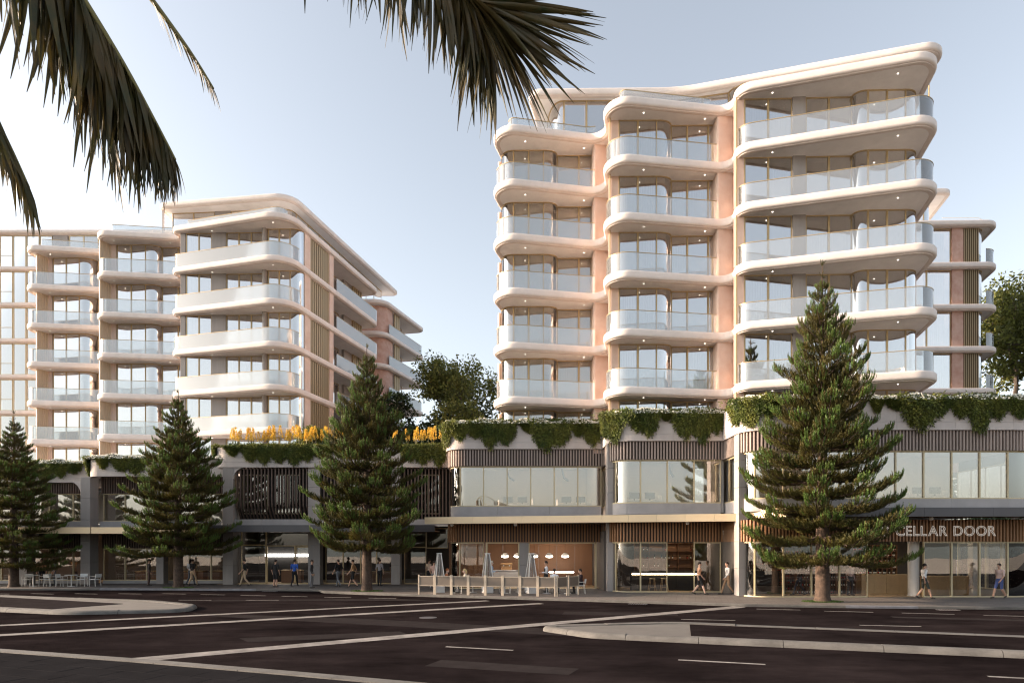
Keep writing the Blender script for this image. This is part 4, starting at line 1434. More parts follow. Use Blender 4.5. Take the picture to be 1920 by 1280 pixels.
# ------------------------------------------------------------------ flowering hedges on the parapets
def hedge(P, zt, label, seed, d=-.16, wid=.24, hgt=.30):
    rng = np.random.default_rng(seed)
    L = plen(P)
    S = np.array(sample(P, .05)); N = np.array([tuple(n) for n in norms([tuple(s) for s in S])])
    t = thing('flowering_hedge', label, 'hedge', (float(S[:, 0].mean()), float(S[:, 1].mean()), zt))
    base = np.array(t.location)
    for nm, m, n, lf in (('leaves', 'hedge_leaf', int(L * 420), .065), ('flowers', 'petal', int(L * 300), .046)):
        i = rng.integers(0, len(S), n)
        off = d + rng.normal(0, wid * .55, n)
        bump = .10 * np.sin(i * .05 * 2.3 + seed) + .06 * np.sin(i * .05 * 5.1)
        h = (hgt * .5 + bump * .6) * rng.uniform(-.4, 1.2, n) if nm == 'leaves' else (hgt * .6 + bump * .6) * rng.uniform(-.1, 1.3, n)
        if nm == 'leaves':
            off = np.where(rng.random(n) < .3, .05 + np.abs(rng.normal(0, .05, n)), off)
        else:
            off = np.where(rng.random(n) < .75, .12 + np.abs(rng.normal(0, .07, n)) - .12 * np.clip(h / hgt, 0, 1), off)
        C = np.stack([S[i, 0] + N[i, 0] * off, S[i, 1] + N[i, 1] * off, zt + h], 1) - base
        if nm == 'leaves':
            A = rnd_dirs(rng, n) * lf
            B = np.cross(A, rnd_dirs(rng, n)); B *= (lf * .5 / (np.linalg.norm(B, axis=1) + 1e-6))[:, None]
        else:
            nn = np.stack([N[i, 0], N[i, 1], np.full(n, .7)], 1) + rng.normal(0, .35, (n, 3))
            A = np.cross(nn, rnd_dirs(rng, n)); A *= (lf * rng.uniform(.7, 1.2, n) / np.linalg.norm(A, axis=1))[:, None]
            B = np.cross(A, nn); B *= (lf / (np.linalg.norm(B, axis=1) + 1e-6))[:, None]
        o = quads(nm, C, A, B, m, None, t, (0, 0, 0))
        o['kind'] = 'stuff'
for k, s_, zt, lb_ in (('A', 0, 10.1, 'white flowering hedge along the rightmost podium parapet'), ('B', 0, 10.1, 'white flowering hedge along the middle curved podium bay'), ('C', 0, 10.1, 'white flowering hedge on the podium bay above the cafe'), ('E2', 0, 8.62, 'white flowering hedge on the left podium beside the shorter pine'), ('E1', 26, 8.4, 'white flowering hedge on the far left lowest parapet')):
    P = PAR[k]
    P = sub(P, max(s_, 2.6 if k != 'E1' else s_), plen(P) - (7 if k == 'A' else 0))
    hedge(P, zt, lb_, len(k) + ord(k[0]))

# ------------------------------------------------------------------ trailing plants
def trail_mesh(seed, strands=260):
    """hanging clump, 1 m wide and 1 m long: strands fall over the edge towards -Y"""
    rng = np.random.default_rng(seed)
    Cs, As, Bs = [], [], []
    for s in range(strands):
        x0 = rng.normal(0, .27)
        env = max(.18, 1 - (abs(x0) / .62) ** 1.6) * rng.uniform(.55, 1.05)
        out = rng.uniform(.06, .24)
        y = .10; z = .06 + rng.uniform(0, .10)
        k = int(7 + 15 * env)
        sway = rng.normal(0, .07)
        for j in range(k):
            u = j / (k - 1)
            px = x0 * (1 + .12 * u) + sway * u
            py = .10 - (out + .10) * min(1, u * 3.2) + .10 * max(0, u - .3)
            pz = z + .05 * math.sin(min(1, u * 3) * math.pi) - env * u ** 1.15
            for q in range(2):
                d = np.array([rng.normal(0, .6), rng.normal(-.25, .5), rng.normal(-.55, .45)])
                d *= .06 * rng.uniform(.6, 1.3) / np.linalg.norm(d)
                w = np.cross(d, rng.normal(size=3)); w *= .017 / (np.linalg.norm(w) + 1e-6)
                Cs.append((px + d[0], py + d[1], pz + d[2])); As.append(d); Bs.append(w)
    n = len(Cs)
    C, A, B = np.array(Cs), np.array(As), np.array(Bs)
    V = np.empty((n, 4, 3), np.float32)
    V[:, 0] = C - A; V[:, 1] = C + B; V[:, 2] = C + A; V[:, 3] = C - B
    return fin(npmesh('trailing_plant', V, np.arange(n * 4).reshape(n, 4)), 'trail')
TM = [trail_mesh(s) for s in (1, 2, 3, 4)]
def trail(k, s, w, l, zt, label):
    P = PAR[k]
    a = sub(P, max(0, s - .05), s + .05)
    p = Vector(a[0]).lerp(Vector(a[-1]), .5)
    d = (Vector(a[-1]) - Vector(a[0])).normalized()
    o = put('trailing_plant', TM[int(s * 7) % 4], None, (p.x, p.y, zt))
    o.rotation_euler = (0, 0, math.atan2(d.y, d.x))
    o.scale = (w, max(1, w * .6), l)
    tag(o, label, 'plant', 'trailing plants over the podium parapets')
def arc_at(k, x):
    """arc length on parapet k where the front reaches world x"""
    P = PAR[k]; s = 0; best = None
    for a, b in zip(P, P[1:]):
        l = (Vector(b) - Vector(a)).length
        if a[0] <= x <= b[0] and b[0] > a[0]:
            best = s + l * (x - a[0]) / (b[0] - a[0])
        s += l
    return best if best is not None else s
ORD = ['first', 'second', 'third', 'fourth', 'fifth', 'sixth', 'seventh', 'eighth', 'ninth', 'tenth', 'eleventh', 'twelfth', 'thirteenth', 'fourteenth']
spots = {
    'A': (10.1, 'rightmost podium bay', [(None, 1.1, 1.25), (12.2, 1.3, 1.45), (12.95, 1.0, 1.05), (18.4, .55, .8), (19.3, .8, .6), (20.6, 1.75, 1.75), (21.7, .7, .85), (22.6, .9, 1.05), (23.6, 1.2, 1.85), (24.5, .9, 1.15), (25.6, 1.0, 1.1)]),
    'B': (10.1, 'middle podium bay', [(None, 1.1, 1.35), (5.85, 1.2, 1.75), (7.0, 1.0, 1.15), (7.6, 1.0, 1.45), (8.6, .6, .5), (9.7, 1.3, 1.6), (10.6, 1.0, 1.9), (11.4, .9, 1.3)]),
    'C': (10.1, 'podium bay above the cafe', [(None, 1.2, 1.45), (-3.9, 1.2, 1.4), (-3.1, 1.0, 1.2), (-2.2, 1.0, 1.0), (-1.3, 1.1, 1.7), (-.4, 1.1, 1.45), (.9, .6, .6), (2.1, 1.6, 1.85), (2.9, 1.2, 1.5), (4.0, .7, .9), (4.9, 1.2, 1.5)]),
    'D': (9.35, 'planter with yellow flowers', [(None, .9, 1.5), (-18.7, .9, .7), (-17.5, 1.1, 1.1), (-16.6, 1.1, 1.3), (-15.6, 1.1, 1.2), (-14.6, 1.1, 1.35), (-13.7, 1.0, 1.1), (-12.7, 1.1, .9), (-11.4, 1.0, .9), (-6.8, 1.2, 1.1), (-6.0, 1.2, 1.3), (-4.9, .9, 1.5)]),
    'E2': (8.62, 'parapet beside the shorter pine', [(None, 1.0, 1.3), (-27.6, .7, .8), (-26.3, 1.2, 1.0), (-25.4, 1.2, 1.2), (-24.3, .7, .7), (-22.8, 1.0, 1.2)]),
    'E1': (8.4, 'far left lowest parapet', [(-35.2, 1.2, 1.0), (-34.2, 1.3, 1.2), (-33.2, 1.3, 1.3), (-32.2, 1.2, 1.4), (-31.1, 1.0, 1.1), (-30.2, 1.0, .8)])}
for k, (zt, place, lst) in spots.items():
    for i, (x, w, l) in enumerate(lst):
        s = arc_at(k, x) if x is not None else (plen(sub(PAR[k], 0, 99)) * 0 + {'A': 3.6, 'B': 4.2, 'C': 6.2, 'D': 3.2, 'E2': 3.0}[k])
        trail(k, s, w * 1.2, l * 1.0, zt + .02, 'trailing green plant on the %s, %s clump from the left' % (place, ORD[i]))

# ------------------------------------------------------------------ yellow flowering succulents in the planter
def rosette():
    mb = MB()
    rr_ = random.Random(8)
    for i in range(26):
        a = i * 2.4; e = .25 + .95 * (i / 26)
        ln = rr_.uniform(.45, .6)
        d = Vector((math.cos(a) * math.cos(e), math.sin(a) * math.cos(e), math.sin(e)))
        s = Vector((-math.sin(a), math.cos(a), 0)) * .035
        up = Vector((0, 0, .02))
        m1 = d * ln * .5 + Vector((0, 0, .03)); tip = d * ln
        mb.add([-s, s, m1 + s * 1.1, m1 - s * 1.1, tip, m1 - up], [(0, 1, 2, 3), (3, 2, 4), (0, 3, 5), (1, 5, 2), (3, 4, 5), (2, 5, 4)])
    return mb.mesh('rosette', 'agave')
def spike(seed):
    rng = np.random.default_rng(seed)
    mb = MB().tube([(0, 0, 0), (0, 0, .55)], .012, 5)
    for i in range(120):
        t = rng.uniform(0, 1)
        a = rng.uniform(0, 6.28)
        r = .10 * (1 - t) + .015
        p = Vector((math.cos(a) * r, math.sin(a) * r, .42 + .62 * t))
        d = Vector((math.cos(a) * .05, math.sin(a) * .05, .035))
        s = Vector((-math.sin(a), math.cos(a), 0)) * .022
        mb.add([p - s, p + s, p + d * 1.2], [(0, 1, 2)], 1)
        mb.add([p - Vector((0, 0, .03)), p + Vector((0, 0, .035)), p + d + s * .3], [(0, 1, 2)], 1)
    return mb.mesh('flower_spike', ['stalk', 'yellow'])
ros = rosette()
spk = [spike(s) for s in (1, 2, 3)]
xs = [-19.3 + .52 * i for i in range(17)] + [-9.3, -8.7, -8.0, -7.3, -6.7, -6.0, -5.4, -4.8]
rg = random.Random(12)
for i, x in enumerate(xs):
    y = 43.55 + rg.uniform(0, .8)
    place = 'left of the middle pine' if i < 17 else 'right of the middle pine'
    nth = ORD[i] if i < 14 else ['fifteenth', 'sixteenth', 'seventeenth'][i - 14] if i < 17 else ORD[i - 17]
    t = thing('flowering_succulent', 'yellow spiked succulent in the planter %s, %s from the left' % (place, nth), 'plant', (x, y, 9.42), rg.uniform(0, 6), 'yellow flowering succulents in the planter')
    o = put('rosette', ros, t, (0, 0, 0)); o.scale = [rg.uniform(.8, 1.15)] * 3
    for j in range(rg.choice((2, 3, 3))):
        o = put('flower_spike', spk[(i + j) % 3], t, (rg.uniform(-.25, .25), rg.uniform(-.25, .25), rg.uniform(0, .15)))
        o.rotation_euler = (rg.uniform(-.12, .12), rg.uniform(-.12, .12), rg.uniform(0, 6))
        o.scale = [rg.uniform(1.0, 1.45)] * 3
tag(MB().prism([(-19.7, 43.32), (-4.2, 43.32), (-4.2, 44.6), (-19.7, 44.6)], 8.9, 9.3).build('planter_soil', 'backing', lp))

# ------------------------------------------------------------------ palm overhead
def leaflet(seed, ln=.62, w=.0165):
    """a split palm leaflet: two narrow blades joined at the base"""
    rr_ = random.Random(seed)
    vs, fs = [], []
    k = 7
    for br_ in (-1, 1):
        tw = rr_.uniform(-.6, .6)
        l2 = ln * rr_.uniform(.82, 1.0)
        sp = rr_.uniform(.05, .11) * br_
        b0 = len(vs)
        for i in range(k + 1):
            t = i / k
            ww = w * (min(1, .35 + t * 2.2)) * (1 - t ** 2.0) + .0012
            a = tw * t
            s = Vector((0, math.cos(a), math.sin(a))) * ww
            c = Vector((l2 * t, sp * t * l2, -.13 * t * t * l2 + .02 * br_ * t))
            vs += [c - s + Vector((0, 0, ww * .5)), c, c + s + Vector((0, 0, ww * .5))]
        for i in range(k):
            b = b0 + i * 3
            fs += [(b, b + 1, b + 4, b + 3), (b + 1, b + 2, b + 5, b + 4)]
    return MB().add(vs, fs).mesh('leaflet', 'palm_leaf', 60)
LF = [leaflet(s) for s in (1, 2, 3, 4)]
pt = thing('palm_tree', 'palm leaning over the viewer, its dark fronds hanging into the top of the picture', 'palm', (-5.0, 3.0, .075))
PB = Vector(pt.location)
MB().tube([(0, 0, -.1), (0, 0, 1), (.02, 0, 4), (0, 0, 8.0)], [.42, .34, .30, .34], 14).build('trunk', 'palm_trunk', pt, 60)
def bezc(P, t):
    """Catmull-Rom through P"""
    n = len(P) - 1
    x = min(n - 1e-6, t * n); i = int(x); u = x - i
    p = [P[max(0, i - 1)], P[i], P[i + 1], P[min(n, i + 2)]]
    return .5 * ((2 * p[1]) + (p[2] - p[0]) * u + (2 * p[0] - 5 * p[1] + 4 * p[2] - p[3]) * u * u + (3 * p[1] - p[0] - 3 * p[2] + p[3]) * u ** 3)
def frond(pts, n, seed, hang=.75, l0=.25, scl=1.0, joined=False, sides=(1, -1), tipmul=.75, tk=.75, sk=.62, tips=0, lean=None):
    rr_ = random.Random(seed)
    P = [Vector(p) - PB for p in pts]
    cv = [bezc(P, i / 24) for i in range(25)]
    f = MB().tube(cv, [.035 * (1 - .85 * i / 24) + .004 for i in range(25)], 6).build('frond', 'palm_rib', pt, 60)
    f.location = (0, 0, 0)
    jm = []
    for i in range(tips):           # the fan of leaflets round the tip
        t = rr_.uniform(.86, 1.0)
        p = bezc(P, min(.999, t))
        a = R(4 + 88 * (i + .5) / tips + rr_.uniform(-5, 5))
        d = Vector((math.cos(a), rr_.uniform(-.25, .25), -math.sin(a)))
        o = put('leaflet', LF[i % 4], f, p)
        o.rotation_mode = 'QUATERNION'
        o.rotation_quaternion = d.to_track_quat('X', 'Z') @ Matrix.Rotation(rr_.uniform(-1.2, 1.2), 3, 'X').to_quaternion()
        s = rr_.uniform(1.25, 1.95)
        o.scale = (s, s * .85, s)
    for i in range(n):
        t = l0 + (1 - l0) * (i + rr_.random() * .5) / n
        p = bezc(P, min(.999, t))
        tg = (bezc(P, min(1, t + .01)) - bezc(P, max(0, t - .01))).normalized()
        sd = tg.cross(Vector((0, 0, 1))).normalized() * sides[i % len(sides)]
        d = tg * tk * rr_.uniform(.7, 1.3) + sd * sk * rr_.uniform(.5, 1.4) * (1 - .5 * t) + Vector((0, 0, -1)) * hang * rr_.uniform(.6, 1.15)
        if lean:                    # limp old leaflets hang straight down
            d = Vector((rr_.uniform(*lean), rr_.uniform(-.2, .2), -1))
        d.normalize()
        s = scl * (1 - (1 - tipmul) * max(0, (t - .6) / .4)) * rr_.uniform(.85, 1.15)
        q = d.to_track_quat('X', 'Z')
        o = put('leaflet', LF[i % 4], f, p)
        o.rotation_mode = 'QUATERNION'
        o.rotation_quaternion = q @ Matrix.Rotation(rr_.uniform(-.9, .9), 3, 'X').to_quaternion()
        o.scale = (s, s * rr_.uniform(.8, 1.25), s)
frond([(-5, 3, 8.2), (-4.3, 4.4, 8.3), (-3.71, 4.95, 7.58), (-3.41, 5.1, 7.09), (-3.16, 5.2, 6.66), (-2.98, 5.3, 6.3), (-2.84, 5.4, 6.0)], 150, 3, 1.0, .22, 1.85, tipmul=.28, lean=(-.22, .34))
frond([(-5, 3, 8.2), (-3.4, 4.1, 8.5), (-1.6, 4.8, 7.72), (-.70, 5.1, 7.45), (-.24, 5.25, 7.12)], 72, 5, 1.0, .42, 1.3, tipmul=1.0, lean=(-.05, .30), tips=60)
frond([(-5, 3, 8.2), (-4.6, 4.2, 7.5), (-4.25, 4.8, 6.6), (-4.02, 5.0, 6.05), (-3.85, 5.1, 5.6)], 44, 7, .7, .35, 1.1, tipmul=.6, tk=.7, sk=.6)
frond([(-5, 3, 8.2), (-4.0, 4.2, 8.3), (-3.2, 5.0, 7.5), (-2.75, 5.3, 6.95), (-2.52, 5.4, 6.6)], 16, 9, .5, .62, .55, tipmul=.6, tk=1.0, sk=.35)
# ------------------------------------------------------------------ furniture
PV = .12           # pavement level
def chair_mesh():
    fr = MB(); seat = MB(); back = MB()
    legs = []
    for sx_ in (-.22, .22):
        legs.append(MB().tube([(sx_, -.22, 0), (sx_ * .95, -.19, .44)], .014, 6).mesh('leg', 'white_metal', 40))
        legs.append(MB().tube([(sx_, .24, 0), (sx_ * .95, .19, .44), (sx_, .27, .80)], .014, 6).mesh('leg', 'white_metal', 40))
    seat.rbox(-.23, .23, -.22, .21, .43, .465, .012)
    back.add([(-.22, .24, .58), (.22, .24, .58), (.22, .275, .80), (-.22, .275, .80), (-.22, .262, .58), (.22, .262, .58), (.22, .297, .80), (-.22, .297, .80)],
             [(0, 1, 2, 3), (7, 6, 5, 4), (0, 4, 5, 1), (3, 2, 6, 7), (0, 3, 7, 4), (1, 5, 6, 2)])
    fr.tube([(-.225, -.20, .64), (-.225, .2, .64)], .014, 6).tube([(-.225, -.2, .44), (-.225, -.2, .64)], .012, 6)
    fr2 = MB().tube([(.225, -.20, .64), (.225, .2, .64)], .014, 6).tube([(.225, -.2, .44), (.225, -.2, .64)], .012, 6)
    return [('seat', seat.mesh('seat', 'white_paint'))] + [('backrest', back.mesh('backrest', 'white_paint'))] + [('leg', l) for l in legs] + [('armrest', fr.mesh('armrest', 'white_metal', 40)), ('armrest', fr2.mesh('armrest', 'white_metal', 40))]
CH = chair_mesh()
def chair(x, y, rz, label, z=PV):
    t = thing('cafe_chair', label, 'chair', (x, y, z), rz, 'white cafe chairs')
    for n, me in CH:
        put(n, me, t, (0, 0, 0))
TBL = [('table_top', MB().lathe([(.36, .72), (.37, .735), (.36, .75)], n=20).mesh('table_top', 'white_paint', 40)), ('leg', MB().lathe([(.03, .02), (.03, .72)], n=10).mesh('leg', 'white_metal', 40)), ('base', MB().lathe([(.22, 0), (.22, .015), (.04, .03)], n=16).mesh('base', 'white_metal', 40))]
def table(x, y, label, z=PV):
    t = thing('cafe_table', label, 'table', (x, y, z), 0, 'round cafe tables')
    for n, me in TBL:
        put(n, me, t, (0, 0, 0))
# cafe screens along the kerb side
def screen_parts(w):
    leg = MB().rbox(-.035, .035, -.03, .03, 0, 1.06, .006).mesh('leg', 'screen_frame')
    rail = MB().box(.036, w - .036, -.02, .02, .96, 1.0).mesh('rail', 'screen_frame')
    rail2 = MB().box(.036, w - .036, -.02, .02, .46, .50).mesh('rail', 'screen_frame')
    fab = MB().box(.04, w - .04, -.008, .008, .502, .958).mesh('panel', 'screen_fabric')
    return leg, rail, rail2, fab
scr = screen_parts(.86)
def screen(x, y, rz, label):
    t = thing('cafe_screen', label, 'screen', (x, y, PV), rz, 'cafe wind screens')
    w = .86
    put('leg', scr[0], t, (0, 0, 0)); put('leg', scr[0], t, (w, 0, 0))
    put('rail', scr[1], t, (0, 0, 0)); put('rail', scr[2], t, (0, 0, 0)); put('panel', scr[3], t, (0, 0, 0))
x, y = -5.02, 34.5
NTH = ['first', 'second', 'third', 'fourth', 'fifth', 'sixth', 'seventh', 'eighth']
for i in range(8):
    screen(x, y, math.atan2(-.20, .93), 'framed fabric cafe screen facing the road, %s from the left' % NTH[i])
    x += .912; y -= .20
screen(x + .05, y + .02, math.atan2(.72, .62), 'framed fabric cafe screen in the side row, next to the corner')
screen(x + .72, y + .74, math.atan2(.72, .62), 'framed fabric cafe screen in the side row, far from the corner')
# pyramid patio heaters
def heater(x, y, label):
    t = thing('patio_heater', label, 'heater', (x, y, PV), .35, 'pyramid patio heaters')
    MB().rbox(-.26, .26, -.26, .26, .02, .72, .02).build('gas_cabinet', 'white_paint', t, loc=(0, 0, 0))
    for a, b in ((-1, -1), (1, -1), (1, 1), (-1, 1)):
        MB().bar((a * .25, b * .25, .72), (a * .085, b * .085, 2.16), .04).build('corner_post', 'white_metal', t, loc=(0, 0, 0))
    MB().rbox(-.13, .13, -.13, .13, 2.16, 2.21, .01).build('cap', 'white_metal', t, loc=(0, 0, 0))
    MB().lathe([(.05, .72), (.05, 2.14)], n=12).build('glass_tube', 'glass_bal', t, 40, (0, 0, 0))
    m = MB()
    for k, (a, b) in enumerate((((-1, -1), (1, -1)), ((1, -1), (1, 1)), ((1, 1), (-1, 1)), ((-1, 1), (-1, -1)))):
        for j in range(9):
            u = (j + .5) / 9
            p = Vector((*a, 0)).lerp(Vector((*b, 0)), u) * .235
            q = Vector((*a, 0)).lerp(Vector((*b, 0)), u) * .08
            m.bar((p.x, p.y, .74), (q.x, q.y, 2.14), .008)
    g = m.build('wire_guard', 'mesh_grey', t, loc=(0, 0, 0)); g['kind'] = 'stuff'
heater(-4.05, 35.6, 'white pyramid heater behind the leftmost cafe screens')
heater(-1.35, 35.2, 'white pyramid heater in the middle behind the cafe screens')
heater(1.05, 34.9, 'white pyramid heater beside the aproned waiter')
for i, (x, y) in enumerate(((-3.1, 35.6), (-2.2, 36.0), (-.4, 35.3), (.4, 36.3), (1.9, 35.2), (3.05, 35.0))):
    table(x, y, 'round white table behind the cafe screens, %s from the left' % NTH[i])
for i, (x, y, r) in enumerate(((-3.65, 35.9, 1.6), (-2.6, 35.3, -1.4), (-.9, 35.8, 1.7), (.1, 35.0, -1.5), (.9, 36.2, -1.6), (2.35, 35.6, 2.6), (3.75, 35.0, -1.55))):
    chair(x, y, r, 'white chair behind the cafe screens, %s from the left' % NTH[i] if i < 6 else 'white chair of the diner in black, outside the screens')
# far left cafe seating
for i, (x, y, r) in enumerate(((-31.2, 41.2, .3), (-30.3, 41.5, -1.5), (-29.6, 41.0, 2.9), (-28.9, 41.1, 1.6), (-27.8, 41.4, .2), (-26.9, 41.3, -1.8))):
    chair(x, y, r, 'white chair at the far left cafe, %s from the left' % NTH[i])
table(-30.6, 40.9, 'white table at the far left cafe, left one'); table(-28.3, 41.1, 'white table at the far left cafe, right one')
# pendants and counter of the cafe
def pendant(x, y, label):
    t = thing('pendant_lamp', label, 'lamp', (x, y, 2.05), 0, 'glowing dome pendants in the cafe')
    MB().lathe([(.02, .23), (.10, .22), (.21, .13), (.24, .05)], n=18).build('lamp_shade', 'white_paint', t, 40, (0, 0, 0))
    MB().lathe([(.232, .05), (.20, -.02), (.10, -.06), (.02, -.065)], n=18).build('bulb', 'pendant_glow', t, 40, (0, 0, 0))
    MB().tube([(0, 0, .23), (0, 0, 1.54)], .008, 5).build('cord', 'dark', t, loc=(0, 0, 0))
for i, x in enumerate((-.45, .35, 1.4, 2.35, 3.35)):
    pendant(x, 40.4, 'glowing white dome pendant in the cafe, %s from the left' % NTH[i])
def counter(name, label, x0, x1, y0, y1, h, m, top='white_paint', seams=0, ledm=None, z=.124):
    t = thing(name, label, 'counter', ((x0 + x1) / 2, (y0 + y1) / 2, z))
    w, d = (x1 - x0) / 2, (y1 - y0) / 2
    n = max(1, seams)
    for i in range(n):
        a, b = -w + 2 * w * i / n, -w + 2 * w * (i + 1) / n
        MB().rbox(a + .005, b - .005, -d, d, 0, h - .05, .008).build('cabinet', m, t, loc=(0, 0, 0))
    MB().rbox(-w - .03, w + .03, -d - .03, d + .03, h - .048, h, .008).build('counter_top', top, t, loc=(0, 0, 0))
    if ledm:
        MB().box(-w, w, -d - .045, -d - .012, h - .20, h - .12).build('light_strip', ledm, t, loc=(0, 0, 0))
    return t
counter('cafe_counter', 'grey coffee counter inside the open cafe', -1.3, 1.0, 40.9, 41.6, 1.05, 'beam', 'beam', 1)
counter('service_table', 'slim lit service table inside the open cafe', 2.4, 3.9, 40.6, 41.1, .95, 'timber_wall', 'led_white', 1)
em = thing('espresso_machine', 'brass espresso machine on the cafe counter', 'coffee machine', (-.35, 41.2, 1.18))
MB().rbox(-.35, .35, -.22, .22, .0, .12, .02).build('base', 'copper', em, loc=(0, 0, 0))
MB().rbox(-.33, .33, -.02, .22, .12, .34, .02).build('body', 'copper', em, loc=(0, 0, 0))
MB().rbox(-.38, .38, -.24, .22, .34, .46, .03).build('cup_tray', 'copper', em, loc=(0, 0, 0))
for dx in (-.18, .18):
    MB().lathe([(.03, .24), (.04, .30), (.04, .34)], (dx, -.12, 0), 10).build('group_head', 'white_metal', em, 40, (0, 0, 0))
# bar in the middle bay
bt = counter('bar_counter', 'black bar counter with glowing strip behind the glass', 7.0, 10.9, 37.4, 38.0, 1.12, 'dark', 'dark', 3, 'led_warm')
def stool(x, y, label):
    t = thing('bar_stool', label, 'stool', (x, y, .124), 0, 'timber bar stools')
    MB().lathe([(.17, .70), (.18, .72), (.17, .74)], n=16).build('seat', 'timber_pale', t, 40, (0, 0, 0))
    for a, b in ((-1, -1), (1, -1), (1, 1), (-1, 1)):
        MB().bar((a * .2, b * .2, 0), (a * .11, b * .11, .70), .03).build('leg', 'timber_pale', t, loc=(0, 0, 0))
    MB().bar((-.17, -.17, .25), (.17, -.17, .25), .022).build('footrest', 'timber_pale', t, loc=(0, 0, 0))
stool(8.05, 36.75, 'timber bar stool left of the glass doorway'); stool(8.75, 36.8, 'timber bar stool right at the glass doorway')
# shelving with bottles
def shelf(name, label, x0, x1, y, z0, rows, cols, rh, m, depth=.3, fill=.8, seed=1):
    t = thing(name, label, 'shelf', ((x0 + x1) / 2, y, z0))
    w = (x1 - x0) / 2
    MB().box(-w, w, depth - .02, depth, 0, rows * rh).build('back_panel', m, t, loc=(0, 0, 0))
    for r in range(rows + 1):
        MB().box(-w, w, 0, depth - .022, r * rh - .012, r * rh + .012).build('shelf_board', m, t, loc=(0, 0, 0))
    for c in range(cols + 1):
        xx = -w + 2 * w * c / cols
        MB().box(xx - .012, xx + .012, -.003, depth - .021, 0, rows * rh).build('divider', m, t, loc=(0, 0, 0))
    rr_ = random.Random(seed)
    bt_ = MB(); lb2 = MB()
    for r in range(rows):
        for c in range(cols * 4):
            if rr_.random() > fill: continue
            xx = -w + 2 * w * (c + .5) / (cols * 4)
            s = min(1, (rh - .04) / .32)
            bt_.lathe([(.036 * s, .013), (.036 * s, .19 * s), (.013 * s, .24 * s), (.014 * s, .31 * s)], (xx, .12, r * rh), 6)
            lb2.box(xx - .028, xx + .028, .078, .083, r * rh + .06 * s, r * rh + .15 * s, 1 if rr_.random() < .3 else 0)
    b = bt_.build('bottles', 'bottle', t, 40, (0, 0, 0)); b['kind'] = 'stuff'
    b = lb2.build('bottle_labels', ['paper', 'label_red'], t, None, (0, 0, 0)); b['kind'] = 'stuff'
shelf('bar_shelf', 'dark back-bar shelving behind the bar counter', 7.6, 11.2, 39.6, .9, 4, 4, .5, 'timber_wall', fill=.4, seed=4)
shelf('wine_rack', 'tall timber wine rack grid in the cellar door shop', 19.4, 21.9, 36.4, .124, 8, 9, .33, 'timber_wall', fill=.75, seed=5)
shelf('wine_rack', 'low wine display between the tallest pine and the shop door', 15.4, 18.6, 34.6, .124, 3, 6, .40, 'timber_wall', fill=.9, seed=6)
shelf('wine_rack', 'wine shelving on the rear wall behind the tallest pine', 13.0, 19.2, 37.6, .124, 7, 12, .36, 'timber_wall', fill=.8, seed=7)
counter('sales_counter', 'pale timber sales counter at the cellar door entrance', 18.9, 21.6, 34.6, 35.3, 1.05, 'timber_pale', 'timber_pale', 4)
counter('sales_counter', 'long timber counter behind the glass right of the entrance', 22.0, 24.6, 33.9, 34.5, 1.0, 'timber_pale', 'timber_pale', 5)
t = thing('round_column', 'cream round column beside the sales counter', 'column', (20.95, 33.4, .124))
MB().lathe([(.30, 0), (.30, .03), (.26, .05), (.26, 2.88)], n=22).build('shaft', 'room_light', t, 40, (0, 0, 0))
t = thing('curved_bench', 'dark curved upholstered bench behind the glass left of the tallest pine', 'bench', (13.3, 34.6, .124), 0)
P_ = bez((-1.0, .6), (-.2, -.9), (1.2, -.3), 10)
MB().band(P_, -.25, .25, .05, .45).build('seat', 'room_dark', t, 40, (0, 0, 0)); MB().band(P_, -.34, -.26, .06, 1.25).build('backrest', 'dark', t, 40, (0, 0, 0)); MB().band(P_, -.2, .2, 0, .048).build('plinth', 'timber_pale', t, 40, (0, 0, 0))
# tables inside left shops
for i, (x, y) in enumerate(((-26.5, 46.2), (-23.0, 46.2), (-21.2, 46.4), (-11.5, 46.0), (-9.3, 45.6))):
    counter('display_table', 'low timber display table in the left shops, %s from the left' % NTH[i], x - .7, x + .7, y, y + .7, .8, 'timber_wall', 'timber_pale', 2)
counter('bakery_counter', 'timber counter in the dark shop under the white light bar', -16.3, -14.9, 45.2, 45.8, .9, 'timber_wall', 'timber_pale', 2)
# office furniture upstairs
def desk(x, y, label, z=4.62, n=2):
    t = thing('office_desk', label, 'desk', (x, y, z), 0, 'white office desks upstairs')
    MB().rbox(-1.0, 1.0, -.4, .4, .71, .74, .006).build('desk_top', 'white_paint', t, loc=(0, 0, 0))
    for a, b in ((-1, -1), (1, -1), (1, 1), (-1, 1)):
        MB().bar((a * .95, b * .36, 0), (a * .95, b * .36, .71), .045).build('leg', 'white_metal', t, loc=(0, 0, 0))
    MB().bar((-.95, -.36, .35), (.95, -.36, .35), .03).build('rail', 'white_metal', t, loc=(0, 0, 0))
    for dx in (-.45, .45):
        m = MB().rbox(dx - .3, dx + .3, .05, .08, .86, 1.22, .008).bar((dx, .08, .745), (dx, .09, 1.0), .05).box(dx - .12, dx + .12, -.02, .16, .742, .755)
        m.build('monitor', 'dark', t, loc=(0, 0, 0))
OC = []
